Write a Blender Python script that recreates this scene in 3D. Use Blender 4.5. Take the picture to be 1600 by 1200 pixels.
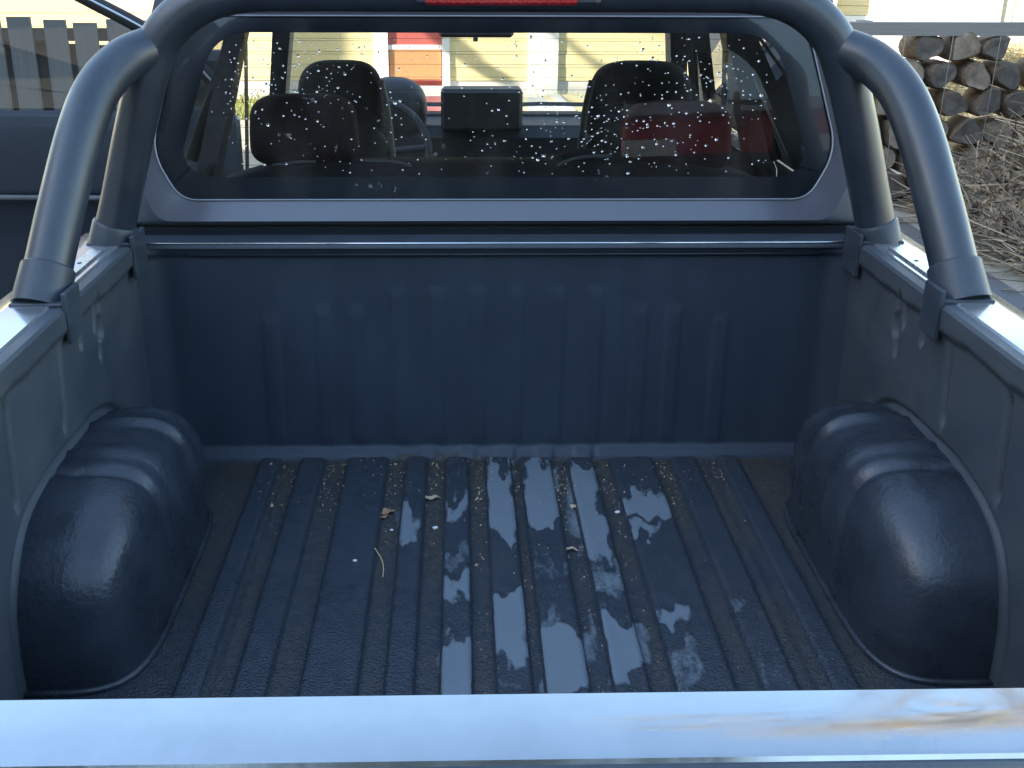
import bpy, math, random
from mathutils import Vector, Matrix, noise
rnd = random.Random(7)
R = math.radians

# ------------------------------------------------------------------ camera
sc = bpy.context.scene
for o in list(bpy.data.objects):
    bpy.data.objects.remove(o)
sc.render.engine = 'CYCLES'
col = sc.collection
FPX, CX, CY = 1700.0, 760.0, 600.0          # focal length and principal point, in pixels of the 1600 x 1200 photograph
PITCH, YAW, ROLL = R(22.1), R(1.45), R(0.23)
CAM = Vector((-0.075, -2.13, 1.037))
FW = Vector((math.sin(YAW)*math.cos(PITCH), math.cos(YAW)*math.cos(PITCH), -math.sin(PITCH)))
RT = FW.cross(Vector((0, 0, 1))).normalized()
UP = RT.cross(FW)
RT2 = RT*math.cos(ROLL) + UP*math.sin(ROLL)
UP2 = UP*math.cos(ROLL) - RT*math.sin(ROLL)
cd = bpy.data.cameras.new('camera')
cam = bpy.data.objects.new('camera', cd)
col.objects.link(cam)
cam.matrix_world = Matrix(((RT2.x, UP2.x, -FW.x, CAM.x), (RT2.y, UP2.y, -FW.y, CAM.y), (RT2.z, UP2.z, -FW.z, CAM.z), (0, 0, 0, 1)))
cd.sensor_width = 36.0
cd.lens = FPX/1600*36
cd.shift_x = (800-CX)/1600
cd.shift_y = 0.0
cd.clip_start = 0.05
cd.clip_end = 3000
sc.camera = cam
def proj(x, y, z):
    d = Vector((x, y, z)) - CAM
    w = d.dot(FW)
    return CX + FPX*d.dot(RT2)/w, CY - FPX*d.dot(UP2)/w

# ------------------------------------------------------------------ sky, sun, exposure
SUN_EL = R(23.0)
SX, SY = -0.94, -0.341
SUN = Vector((SX*math.cos(SUN_EL), SY*math.cos(SUN_EL), math.sin(SUN_EL))).normalized()
w = bpy.data.worlds.new('World')
sc.world = w
w.use_nodes = True
nt = w.node_tree
sky = nt.nodes.new('ShaderNodeTexSky')
sky.sky_type = 'NISHITA'
sky.sun_disc = False
sky.sun_elevation = SUN_EL
sky.sun_rotation = math.atan2(SX, SY)
sky.air_density = 1.3
sky.dust_density = 0.6
sky.ozone_density = 1.3
nt.links.new(sky.outputs[0], nt.nodes['Background'].inputs[0])
nt.nodes['Background'].inputs[1].default_value = 0.15
sl = bpy.data.lights.new('sun', 'SUN')
sl.energy = 5.0
sl.angle = R(0.55)
sl.color = (1.0, 0.91, 0.78)
so = bpy.data.objects.new('sun', sl)
so.rotation_euler = SUN.to_track_quat('Z', 'Y').to_euler()
so.location = (-20, -8, 12)
col.objects.link(so)
sc.view_settings.view_transform = 'Standard'
sc.view_settings.look = 'None'
sc.view_settings.exposure = 2.15
sc.view_settings.gamma = 1.0
sc.view_settings.use_curve_mapping = False
sc.cycles.max_bounces = 10
sc.cycles.transparent_max_bounces = 16
sc.cycles.caustics_reflective = False

GZ = -0.80            # ground level; the floor of the truck bed is z = 0

# ------------------------------------------------------------------ materials
MATS = {}
def mat(name, color, rough=0.5, metal=0.0, spec=0.5, coat=0.0, coat_rough=0.1, var=0.0, vscale=8.0, color2=None,
        bump=0.0, bscale=200.0, stretch=None, rvar=0.0, detail=6.0):
    """Principled material with object-space noise driving colour, roughness and fine relief."""
    m = bpy.data.materials.new(name)
    MATS[name] = m
    m.use_nodes = True
    t = m.node_tree
    b = t.nodes['Principled BSDF']
    b.inputs['Roughness'].default_value = rough
    b.inputs['Metallic'].default_value = metal
    b.inputs['Specular IOR Level'].default_value = spec
    b.inputs['Coat Weight'].default_value = coat
    b.inputs['Coat Roughness'].default_value = coat_rough
    b.inputs['Base Color'].default_value = (*color, 1)
    tc = t.nodes.new('ShaderNodeTexCoord')
    mp = t.nodes.new('ShaderNodeMapping')
    t.links.new(tc.outputs['Object'], mp.inputs[0])
    if stretch:
        mp.inputs['Scale'].default_value = stretch
    if var > 0 or color2 or rvar > 0:
        n = t.nodes.new('ShaderNodeTexNoise')
        n.inputs['Scale'].default_value = vscale
        n.inputs['Detail'].default_value = detail
        n.inputs['Roughness'].default_value = 0.65
        t.links.new(mp.outputs[0], n.inputs['Vector'])
        c2 = color2 or tuple(min(1, c*(1+var)) for c in color)
        c1 = color if color2 else tuple(c*(1-var) for c in color)
        r = t.nodes.new('ShaderNodeMapRange')
        r.inputs['From Min'].default_value = 0.3
        r.inputs['From Max'].default_value = 0.7
        t.links.new(n.outputs['Fac'], r.inputs['Value'])
        mx = t.nodes.new('ShaderNodeMix')
        mx.data_type = 'RGBA'
        mx.inputs[6].default_value = (*c1, 1)
        mx.inputs[7].default_value = (*c2, 1)
        t.links.new(r.outputs[0], mx.inputs[0])
        t.links.new(mx.outputs[2], b.inputs['Base Color'])
        if rvar > 0:
            rr = t.nodes.new('ShaderNodeMapRange')
            rr.inputs['To Min'].default_value = max(0.02, rough-rvar)
            rr.inputs['To Max'].default_value = min(1, rough+rvar)
            rr.inputs['From Min'].default_value = 0.35
            rr.inputs['From Max'].default_value = 0.65
            t.links.new(n.outputs['Fac'], rr.inputs['Value'])
            t.links.new(rr.outputs[0], b.inputs['Roughness'])
    if bump > 0:
        n2 = t.nodes.new('ShaderNodeTexNoise')
        n2.inputs['Scale'].default_value = bscale
        n2.inputs['Detail'].default_value = 3
        t.links.new(mp.outputs[0], n2.inputs['Vector'])
        bp = t.nodes.new('ShaderNodeBump')
        bp.inputs['Strength'].default_value = bump
        bp.inputs['Distance'].default_value = 0.002
        t.links.new(n2.outputs['Fac'], bp.inputs['Height'])
        t.links.new(bp.outputs[0], b.inputs['Normal'])
    return m

def pane_mat(name, tint, ior=1.55, film=0.0):
    """thin window glass: see-through with a fresnel reflection and a trace of dusty film"""
    m = bpy.data.materials.new(name)
    MATS[name] = m
    m.use_nodes = True
    t = m.node_tree
    t.nodes.clear()
    out = t.nodes.new('ShaderNodeOutputMaterial')
    tr = t.nodes.new('ShaderNodeBsdfTransparent')
    tr.inputs[0].default_value = (*tint, 1)
    gl = t.nodes.new('ShaderNodeBsdfGlossy')
    gl.inputs['Roughness'].default_value = 0.012
    fr = t.nodes.new('ShaderNodeFresnel')
    fr.inputs['IOR'].default_value = ior
    mx = t.nodes.new('ShaderNodeMixShader')
    t.links.new(fr.outputs[0], mx.inputs[0])
    t.links.new(tr.outputs[0], mx.inputs[1])
    t.links.new(gl.outputs[0], mx.inputs[2])
    last = mx
    if film > 0:
        df = t.nodes.new('ShaderNodeBsdfDiffuse')
        df.inputs[0].default_value = (0.55, 0.52, 0.48, 1)
        tc = t.nodes.new('ShaderNodeTexCoord')
        mp = t.nodes.new('ShaderNodeMapping')
        mp.inputs['Scale'].default_value = (9, 9, 3)
        n = t.nodes.new('ShaderNodeTexNoise')
        n.inputs['Scale'].default_value = 1.6
        n.inputs['Detail'].default_value = 7
        r = t.nodes.new('ShaderNodeMapRange')
        r.inputs['From Min'].default_value = 0.42
        r.inputs['From Max'].default_value = 0.75
        r.inputs['To Min'].default_value = film*0.4
        r.inputs['To Max'].default_value = film*2.2
        t.links.new(tc.outputs['Object'], mp.inputs[0])
        t.links.new(mp.outputs[0], n.inputs['Vector'])
        t.links.new(n.outputs['Fac'], r.inputs['Value'])
        m2 = t.nodes.new('ShaderNodeMixShader')
        t.links.new(r.outputs[0], m2.inputs[0])
        t.links.new(mx.outputs[0], m2.inputs[1])
        t.links.new(df.outputs[0], m2.inputs[2])
        last = m2
    t.links.new(last.outputs[0], out.inputs[0])
    return m

def add_scratches(name):
    m = MATS[name]
    t = m.node_tree
    b = t.nodes['Principled BSDF']
    src = b.inputs['Base Color'].links[0].from_socket
    tc = t.nodes.new('ShaderNodeTexCoord')
    nz = t.nodes.new('ShaderNodeTexNoise')
    nz.inputs['Scale'].default_value = 9
    vo = t.nodes.new('ShaderNodeTexVoronoi')
    vo.feature = 'DISTANCE_TO_EDGE'
    vo.inputs['Scale'].default_value = 13
    ad = t.nodes.new('ShaderNodeVectorMath')
    ad.operation = 'MULTIPLY_ADD'
    ad.inputs[1].default_value = (0.25, 0.25, 0.25)
    t.links.new(tc.outputs['Object'], nz.inputs['Vector'])
    t.links.new(nz.outputs['Color'], ad.inputs[0])
    t.links.new(tc.outputs['Object'], ad.inputs[2])
    t.links.new(ad.outputs[0], vo.inputs['Vector'])
    r = t.nodes.new('ShaderNodeMapRange')
    r.inputs['From Min'].default_value = 0.0
    r.inputs['From Max'].default_value = 0.004
    r.inputs['To Min'].default_value = 1.0
    r.inputs['To Max'].default_value = 0.0
    t.links.new(vo.outputs['Distance'], r.inputs['Value'])
    n2 = t.nodes.new('ShaderNodeTexNoise')
    n2.inputs['Scale'].default_value = 5
    n2.inputs['Detail'].default_value = 6
    t.links.new(tc.outputs['Object'], n2.inputs['Vector'])
    r2 = t.nodes.new('ShaderNodeMapRange')
    r2.inputs['From Min'].default_value = 0.5
    r2.inputs['From Max'].default_value = 0.68
    r2.inputs['To Max'].default_value = 0.40
    t.links.new(n2.outputs['Fac'], r2.inputs['Value'])
    mu = t.nodes.new('ShaderNodeMath')
    mu.operation = 'MULTIPLY'
    t.links.new(r.outputs[0], mu.inputs[0])
    t.links.new(r2.outputs[0], mu.inputs[1])
    mx = t.nodes.new('ShaderNodeMix')
    mx.data_type = 'RGBA'
    mx.inputs[7].default_value = (0.22, 0.23, 0.25, 1)
    t.links.new(mu.outputs[0], mx.inputs[0])
    t.links.new(src, mx.inputs[6])
    t.links.new(mx.outputs[2], b.inputs['Base Color'])

def liner_floor_mat():
    """black bed liner: wet film (paler for its sky sheen) and dirt come from the mesh attributes 'wet', 'dirt' and 'bead'"""
    m = bpy.data.materials.new('liner_floor')
    MATS['liner_floor'] = m
    m.use_nodes = True
    t = m.node_tree
    L = t.links.new
    b = t.nodes['Principled BSDF']
    def attr(n):
        a = t.nodes.new('ShaderNodeAttribute')
        a.attribute_name = n
        return a.outputs['Fac']
    def noise_(scale, detail=5, rough=0.6):
        n = t.nodes.new('ShaderNodeTexNoise')
        n.inputs['Scale'].default_value = scale
        n.inputs['Detail'].default_value = detail
        n.inputs['Roughness'].default_value = rough
        L(tc.outputs['Object'], n.inputs['Vector'])
        return n.outputs['Fac']
    def mrange(src, a, c, lo=0.0, hi=1.0):
        r = t.nodes.new('ShaderNodeMapRange')
        r.inputs['From Min'].default_value = a
        r.inputs['From Max'].default_value = c
        r.inputs['To Min'].default_value = lo
        r.inputs['To Max'].default_value = hi
        L(src, r.inputs['Value'])
        return r.outputs[0]
    def math_(op, a, c):
        n = t.nodes.new('ShaderNodeMath')
        n.operation = op
        for k, v in ((0, a), (1, c)):
            if isinstance(v, (int, float)):
                n.inputs[k].default_value = v
            else:
                L(v, n.inputs[k])
        return n.outputs[0]
    def mixc(f, a, c):
        n = t.nodes.new('ShaderNodeMix')
        n.data_type = 'RGBA'
        for k, v in ((6, a), (7, c)):
            if isinstance(v, tuple):
                n.inputs[k].default_value = (*v, 1)
            else:
                L(v, n.inputs[k])
        L(f, n.inputs[0])
        return n.outputs[2]
    tc = t.nodes.new('ShaderNodeTexCoord')
    fine = noise_(240, 4)
    mid = noise_(45, 6)
    mp_ = t.nodes.new('ShaderNodeMapping')
    mp_.inputs['Scale'].default_value = (3.0, 1.0, 1.0)
    L(tc.outputs['Object'], mp_.inputs[0])
    nn = t.nodes.new('ShaderNodeTexNoise')
    nn.inputs['Scale'].default_value = 26
    nn.inputs['Detail'].default_value = 8
    nn.inputs['Roughness'].default_value = 0.7
    L(mp_.outputs[0], nn.inputs['Vector'])
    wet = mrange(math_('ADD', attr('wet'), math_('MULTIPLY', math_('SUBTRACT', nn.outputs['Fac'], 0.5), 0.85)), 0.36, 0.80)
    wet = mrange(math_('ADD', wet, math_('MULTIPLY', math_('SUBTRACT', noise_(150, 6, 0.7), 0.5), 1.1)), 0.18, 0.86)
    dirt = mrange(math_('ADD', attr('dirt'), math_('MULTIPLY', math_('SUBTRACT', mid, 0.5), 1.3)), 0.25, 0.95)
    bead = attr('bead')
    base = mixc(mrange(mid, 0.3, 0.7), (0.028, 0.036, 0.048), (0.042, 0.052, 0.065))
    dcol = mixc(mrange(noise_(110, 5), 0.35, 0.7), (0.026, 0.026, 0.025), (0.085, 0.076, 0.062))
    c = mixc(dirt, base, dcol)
    c = mixc(wet, c, (0.175, 0.21, 0.24))  # pale grey-blue on the wet patches paints in their sky sheen
    L(c, b.inputs['Base Color'])
    rough = math_('ADD', mrange(fine, 0.3, 0.7, 0.30, 0.46), math_('MULTIPLY', dirt, 0.22))
    damp = mrange(math_('ADD', attr('wet'), math_('MULTIPLY', math_('SUBTRACT', nn.outputs['Fac'], 0.5), 0.6)), 0.05, 0.45)
    rough = math_('SUBTRACT', rough, math_('MULTIPLY', bead, 0.20))
    rough = math_('MAXIMUM', math_('SUBTRACT', rough, math_('MULTIPLY', damp, 0.14)), 0.12)
    mx = t.nodes.new('ShaderNodeMix')
    L(wet, mx.inputs[0])
    L(rough, mx.inputs[2])
    mx.inputs[3].default_value = 0.16
    L(mx.outputs[0], b.inputs['Roughness'])
    b.inputs['Specular IOR Level'].default_value = 0.54
    b.inputs['Coat IOR'].default_value = 1.5
    L(math_('MULTIPLY', wet, 1.0), b.inputs['Coat Weight'])
    b.inputs['Coat Roughness'].default_value = 0.1
    bn = noise_(230, 2, 0.4)
    h = math_('ADD', math_('MULTIPLY', fine, 0.35), math_('MULTIPLY', math_('MULTIPLY', bn, bead), 1.6))
    h = math_('MULTIPLY', h, math_('SUBTRACT', 1.0, math_('MULTIPLY', wet, 0.85)))
    bp = t.nodes.new('ShaderNodeBump')
    bp.inputs['Strength'].default_value = 0.5
    bp.inputs['Distance'].default_value = 0.0036
    L(h, bp.inputs['Height'])
    L(bp.outputs[0], b.inputs['Normal'])
    return m

liner_floor_mat()
mat('liner', (0.030, 0.042, 0.060), 0.50, spec=0.45, var=0.10, vscale=14, bump=0.30, bscale=420, rvar=0.05, stretch=(1, 1, 0.35))
mat('liner_wall', (0.050, 0.063, 0.080), 0.52, spec=0.5, color2=(0.080, 0.090, 0.100), vscale=5.0, bump=0.35, bscale=380, rvar=0.12)
mat('arch_plastic', (0.030, 0.038, 0.050), 0.30, spec=0.6, var=0.3, vscale=9, bump=0.45, bscale=120, rvar=0.09)
mat('silver', (0.56, 0.585, 0.61), 0.20, metal=0.75, coat=0.7, coat_rough=0.06, var=0.05, vscale=5, rvar=0.05, bump=0.02, bscale=30)
mat('silver_worn', (0.49, 0.515, 0.53), 0.12, metal=0.85, coat=0.6, coat_rough=0.05, var=0.06, vscale=14, rvar=0.06, bump=0.05, bscale=24)
mat('galvanised', (0.62, 0.63, 0.64), 0.30, metal=0.9, var=0.08, vscale=40, rvar=0.1)
mat('cab_silver_dim', (0.115, 0.118, 0.145), 0.30, metal=0.25, coat=0.4, coat_rough=0.12, var=0.04, vscale=30, rvar=0.02)  # silver paint darkened in the colour for shade and the bed's reflection
mat('cab_silver_shaded', (0.075, 0.090, 0.115), 0.32, metal=0.25, coat=0.2, coat_rough=0.2, var=0.06, vscale=30, rvar=0.03)  # deeper copy of the same silver, its shade put into the colour
mat('bar_black', (0.024, 0.034, 0.048), 0.40, spec=0.65, coat=0.30, coat_rough=0.32, var=0.2, vscale=12, bump=0.06, bscale=160, rvar=0.06)
mat('rail_black', (0.036, 0.046, 0.060), 0.45, spec=0.5, var=0.15, vscale=14, rvar=0.06)
mat('collar_black', (0.048, 0.060, 0.076), 0.42, spec=0.5, var=0.2, vscale=20, bump=0.15, bscale=300, rvar=0.06)
mat('rubber', (0.018, 0.018, 0.019), 0.55, bump=0.2, bscale=200, var=0.2)
mat('frit', (0.026, 0.040, 0.064), 0.22, spec=0.6, var=0.1)
mat('seal_grey', (0.30, 0.32, 0.36), 0.35, metal=0.3, var=0.1, vscale=20)
mat('edge_metal', (0.66, 0.68, 0.71), 0.20, metal=1.0, var=0.05, vscale=30)
mat('seat_fabric', (0.038, 0.034, 0.036), 0.85, spec=0.2, var=0.25, vscale=30, bump=0.4, bscale=500)
mat('headrest_fabric', (0.050, 0.028, 0.032), 0.85, spec=0.2, var=0.2, vscale=30, bump=0.4, bscale=500)
mat('trim_plastic', (0.050, 0.052, 0.056), 0.5, var=0.15, vscale=20, bump=0.2, bscale=400)
mat('trim_grey', (0.16, 0.16, 0.16), 0.6, var=0.12, vscale=12, bump=0.15, bscale=400)
mat('door_trim', (0.025, 0.033, 0.047), 0.45, spec=0.5, var=0.15, vscale=6, bump=0.15, bscale=350, rvar=0.08)
mat('headliner', (0.22, 0.21, 0.20), 0.9, var=0.08, vscale=60)
mat('lens_red', (0.42, 0.012, 0.022), 0.12, spec=0.6, coat=0.6, var=0.12, vscale=30)
mat('lens_clear', (0.6, 0.6, 0.62), 0.12, metal=0.3, var=0.05)
mat('tyre', (0.022, 0.022, 0.022), 0.8, var=0.2, vscale=30, bump=0.3, bscale=150)
mat('water_drop_base', (0.8, 0.8, 0.8), 0.02)
pane_mat('rear_glass', (0.78, 0.80, 0.80), 1.43, 0.020)
pane_mat('wind_glass', (0.86, 0.88, 0.87), 1.5, 0.012)
pane_mat('door_glass', (0.80, 0.82, 0.82), 1.5, 0.015)
g = bpy.data.materials.new('water_drop')
g.use_nodes = True
g.node_tree.nodes.clear()
_o = g.node_tree.nodes.new('ShaderNodeOutputMaterial')
_g = g.node_tree.nodes.new('ShaderNodeBsdfGlass')
_g.inputs['IOR'].default_value = 1.33
_g.inputs['Roughness'].default_value = 0.0
g.node_tree.links.new(_g.outputs[0], _o.inputs[0])
MATS['water_drop'] = g
add_scratches('silver_worn')
# setting
mat('asphalt', (0.11, 0.12, 0.135), 0.42, color2=(0.14, 0.14, 0.14), vscale=1.2, bump=0.5, bscale=60, rvar=0.15)
mat('ground_gravel', (0.30, 0.265, 0.21), 0.95, color2=(0.44, 0.40, 0.33), vscale=2.5, bump=0.7, bscale=25)
mat('grass_soil', (0.10, 0.11, 0.035), 0.95, color2=(0.19, 0.18, 0.06), vscale=3.5, bump=0.8, bscale=20)
mat('yellow_board', (0.76, 0.63, 0.34), 0.7, var=0.10, vscale=3, stretch=(0.3, 1, 6), bump=0.15, bscale=40)
mat('white_trim', (0.78, 0.77, 0.73), 0.6, var=0.04, vscale=4)
mat('plinth', (0.66, 0.63, 0.57), 0.85, var=0.08, vscale=2.5, bump=0.4, bscale=50)
mat('red_door', (0.50, 0.12, 0.10), 0.45, var=0.08, vscale=5)
mat('brown_door', (0.58, 0.28, 0.12), 0.5, var=0.10, vscale=5, stretch=(4, 1, 0.5))
mat('pale_cladding', (0.50, 0.50, 0.36), 0.7, var=0.08, vscale=4, stretch=(6, 6, 0.4))
mat('roof_tile', (0.16, 0.10, 0.08), 0.8, var=0.2, vscale=12, bump=0.5, bscale=20)
mat('roof_grey', (0.22, 0.23, 0.25), 0.55, var=0.1, vscale=6)
mat('barn_red', (0.55, 0.05, 0.05), 0.8, var=0.15, vscale=4, stretch=(4, 4, 0.4))
mat('render_beige', (0.45, 0.40, 0.33), 0.9, var=0.08, vscale=2)
mat('window_dark', (0.03, 0.035, 0.04), 0.08, spec=0.6)
mat('plank_grey', (0.13, 0.13, 0.125), 0.85, color2=(0.20, 0.20, 0.19), vscale=5, stretch=(5, 5, 0.4), bump=0.5, bscale=60)
mat('plank_dark', (0.05, 0.047, 0.043), 0.9, color2=(0.08, 0.075, 0.07), vscale=5, stretch=(5, 5, 0.4), bump=0.5, bscale=60)
mat('rail_grey', (0.19, 0.175, 0.16), 0.85, color2=(0.28, 0.26, 0.24), vscale=6, stretch=(0.5, 5, 5), bump=0.5, bscale=60)
mat('log_bark', (0.10, 0.07, 0.045), 0.95, color2=(0.22, 0.165, 0.11), vscale=14, stretch=(3, 0.6, 3), bump=0.9, bscale=45)
mat('log_end', (0.16, 0.12, 0.085), 0.9, color2=(0.34, 0.265, 0.19), vscale=16, bump=0.5, bscale=60)
mat('log_end_dark', (0.075, 0.062, 0.052), 0.9, color2=(0.16, 0.135, 0.11), vscale=16, bump=0.5, bscale=60)
mat('straw', (0.52, 0.42, 0.22), 0.8, var=0.25, vscale=6)
mat('bark', (0.12, 0.10, 0.085), 0.95, var=0.3, vscale=10, bump=0.8, bscale=40)
mat('leaf_yellow', (0.55, 0.30, 0.06), 0.6, color2=(0.50, 0.42, 0.10), vscale=3)
mat('leaf_dry', (0.30, 0.15, 0.075), 0.7, color2=(0.42, 0.27, 0.16), vscale=60)
mat('leaf_pale', (0.52, 0.40, 0.28), 0.7, color2=(0.38, 0.27, 0.17), vscale=60)
mat('grit_white', (0.75, 0.75, 0.75), 0.5)
mat('wire', (0.30, 0.30, 0.30), 0.4, metal=0.8)
def twig_mat():
    m = bpy.data.materials.new('twig')
    m.use_nodes = True
    t = m.node_tree
    b = t.nodes['Principled BSDF']
    a = t.nodes.new('ShaderNodeAttribute')
    a.attribute_name = 'tone'
    r = t.nodes.new('ShaderNodeValToRGB')
    e = r.color_ramp.elements
    e[0].color = (0.075, 0.060, 0.048, 1)
    e[1].color = (0.46, 0.36, 0.24, 1)
    k = e.new(0.5)
    k.color = (0.24, 0.185, 0.13, 1)
    k = e.new(0.75)
    k.color = (0.36, 0.275, 0.18, 1)
    t.links.new(a.outputs['Fac'], r.inputs[0])
    t.links.new(r.outputs[0], b.inputs['Base Color'])
    b.inputs['Roughness'].default_value = 0.85
    MATS['twig'] = m
twig_mat()

# ------------------------------------------------------------------ mesh helpers
def link(name, me, m, parent=None, smooth=None):
    o = bpy.data.objects.new(name, me)
    col.objects.link(o)
    if m:
        me.materials.append(MATS[m])
    if parent:
        o.parent = parent
        o.matrix_parent_inverse = base_inverse(parent)
    if smooth is not None:
        me.shade_flat() if smooth == 0 else None
        if smooth:
            me.polygons.foreach_set('use_smooth', [True]*len(me.polygons))
            if smooth is not True:
                try:
                    me.set_sharp_from_angle(angle=R(smooth))
                except Exception:
                    pass
    return o
def base_inverse(p):
    mw = Matrix.Identity(4)
    q = p
    chain = []
    while q:
        chain.append(q)
        q = q.parent
    for q in reversed(chain):
        loc = Matrix.LocRotScale(q.location, q.rotation_euler, q.scale)
        mw = mw @ q.matrix_parent_inverse @ loc if q.parent else loc
    return mw.inverted()
def raw(name, verts, faces, m, parent=None, smooth=None):
    me = bpy.data.meshes.new(name)
    me.from_pydata([tuple(v) for v in verts], [], faces)
    me.update()
    return link(name, me, m, parent, smooth)
class MB:
    def __init__(s):
        s.v, s.f = [], []
    def add(s, v, f):
        n = len(s.v)
        s.v += [tuple(p) for p in v]
        s.f += [tuple(i+n for i in q) for q in f]
        return s
    def box(s, x0, x1, y0, y1, z0, z1, b=0.0, M=None):
        v, f = box_geo(x0, x1, y0, y1, z0, z1, b)
        if M is not None:
            v = [M @ Vector(p) for p in v]
        return s.add(v, f)
    def tube(s, pts, r, n=12, caps=True):
        return s.add(*tube_geo(pts, r, n, caps))
    def build(s, name, m, parent=None, smooth=None):
        return raw(name, s.v, s.f, m, parent, smooth)
def box_geo(x0, x1, y0, y1, z0, z1, b=0.0):
    if b <= 0:
        v = [(x, y, z) for x in (x0, x1) for y in (y0, y1) for z in (z0, z1)]
        return v, [(0, 1, 3, 2), (4, 6, 7, 5), (0, 4, 5, 1), (2, 3, 7, 6), (0, 2, 6, 4), (1, 5, 7, 3)]
    v, idx = [], {}
    for i, (X, sx) in enumerate(((x0, 1), (x1, -1))):
        for j, (Y, sy) in enumerate(((y0, 1), (y1, -1))):
            for k, (Z, sz) in enumerate(((z0, 1), (z1, -1))):
                for ax in range(3):
                    p = [X+sx*b, Y+sy*b, Z+sz*b]
                    p[ax] = (X, Y, Z)[ax]
                    idx[i, j, k, ax] = len(v)
                    v.append(tuple(p))
    f = []
    for ax in range(3):
        o1, o2 = [a for a in range(3) if a != ax]
        for s_ in (0, 1):
            q = []
            for a, c in ((0, 0), (1, 0), (1, 1), (0, 1)):
                t = [0, 0, 0]
                t[ax], t[o1], t[o2] = s_, a, c
                q.append(idx[(*t, ax)])
            f.append(tuple(q if (s_ == 1) == (ax != 1) else q[::-1]))
    for ax in range(3):
        o1, o2 = [a for a in range(3) if a != ax]
        for a in (0, 1):
            for c in (0, 1):
                t0, t1 = [0]*3, [0]*3
                t0[o1] = t1[o1] = a
                t0[o2] = t1[o2] = c
                t1[ax] = 1
                f.append((idx[(*t0, o1)], idx[(*t1, o1)], idx[(*t1, o2)], idx[(*t0, o2)]))
    for t in [(i, j, k) for i in (0, 1) for j in (0, 1) for k in (0, 1)]:
        f.append((idx[(*t, 0)], idx[(*t, 1)], idx[(*t, 2)]))
    return v, f
def tube_geo(pts, r, n=12, caps=True):
    pts = [Vector(p) for p in pts]
    rr = r if isinstance(r, (list, tuple)) else [r]*len(pts)
    v, f = [], []
    t0 = (pts[1]-pts[0]).normalized()
    a = t0.orthogonal().normalized()
    for i, p in enumerate(pts):
        t = (pts[min(i+1, len(pts)-1)]-pts[max(i-1, 0)]).normalized()
        a = (a - t*a.dot(t)).normalized()
        b = t.cross(a)
        for k in range(n):
            q = 2*math.pi*k/n
            v.append(p + (a*math.cos(q) + b*math.sin(q))*rr[i])
    for i in range(len(pts)-1):
        for k in range(n):
            k2 = (k+1) % n
            f.append((i*n+k, i*n+k2, (i+1)*n+k2, (i+1)*n+k))
    if caps:
        f.append(tuple(range(n-1, -1, -1)))
        f.append(tuple((len(pts)-1)*n+k for k in range(n)))
    return v, f
def spline(pts, m=8):
    P = [Vector(p) for p in pts]
    P = [P[0]*2-P[1]] + P + [P[-1]*2-P[-2]]
    out = []
    for i in range(1, len(P)-2):
        for k in range(m):
            t = k/m
            a, b, c, d = P[i-1], P[i], P[i+1], P[i+2]
            out.append(0.5*((2*b) + (c-a)*t + (2*a-5*b+4*c-d)*t*t + (3*b-a-3*c+d)*t**3))
    out.append(P[-2])
    return out
def grid(name, nu, nv, fn, m, parent=None, smooth=True, flip=False):
    v = [fn(i/(nu-1), j/(nv-1)) for j in range(nv) for i in range(nu)]
    f = []
    for j in range(nv-1):
        for i in range(nu-1):
            q = (j*nu+i, j*nu+i+1, (j+1)*nu+i+1, (j+1)*nu+i)
            f.append(q[::-1] if flip else q)
    return raw(name, v, f, m, parent, smooth)
def extrude_x(name, prof, x0, x1, m, parent=None, smooth=30, closed=False):
    """profile of (y, z) pairs pulled along x"""
    n = len(prof)
    v = [(x0, y, z) for y, z in prof] + [(x1, y, z) for y, z in prof]
    f = [(i, i+1, n+i+1, n+i) for i in range(n-1)]
    if closed:
        f.append((n-1, 0, n, 2*n-1))
        f.append(tuple(range(n-1, -1, -1)))
        f.append(tuple(range(n, 2*n)))
    return raw(name, v, f, m, parent, smooth)
def extrude_y(name, prof, y0, y1, m, parent=None, smooth=30):
    n = len(prof)
    v = [(x, y0, z) for x, z in prof] + [(x, y1, z) for x, z in prof]
    f = [(i, (i+1) % n, n+(i+1) % n, n+i) for i in range(n)]
    f.append(tuple(range(n-1, -1, -1)))
    f.append(tuple(range(n, 2*n)))
    return raw(name, v, f, m, parent, smooth)
def rounded(poly, radii, k=7):
    out = []
    n = len(poly)
    for i in range(n):
        p = Vector((*poly[i], 0))
        a = (Vector((*poly[i-1], 0))-p).normalized()
        b = (Vector((*poly[(i+1) % n], 0))-p).normalized()
        r = radii[i] if isinstance(radii, (list, tuple)) else radii
        for s_ in range(k):
            t = s_/(k-1)
            q = p + a*r*(1-t)**2 + b*r*t**2
            out.append((q.x, q.y))
    return out
def ring(name, la, lb, ya, yb, m, parent, smooth=40):
    n = len(la)
    v = [(x, ya(z) if callable(ya) else ya, z) for x, z in la] + [(x, yb(z) if callable(yb) else yb, z) for x, z in lb]
    f = [(i, (i+1) % n, n+(i+1) % n, n+i) for i in range(n)]
    return raw(name, v, f, m, parent, smooth)
def tag(o, label, cat, group=None):
    o['label'] = label
    o['category'] = cat
    if group:
        o['group'] = group
    return o
def empty(name, loc, label, cat, group=None, rz=0.0):
    o = bpy.data.objects.new(name, None)
    o.location = loc
    o.rotation_euler = (0, 0, rz)
    o.empty_display_size = 0.2
    col.objects.link(o)
    return tag(o, label, cat, group)
def pempty(name, parent):
    o = bpy.data.objects.new(name, None)
    o.location = (0, 0, 0)
    o.parent = parent
    o.matrix_parent_inverse = base_inverse(parent)
    col.objects.link(o)
    return o
def structure(o):
    o['kind'] = 'structure'
    return o
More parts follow.
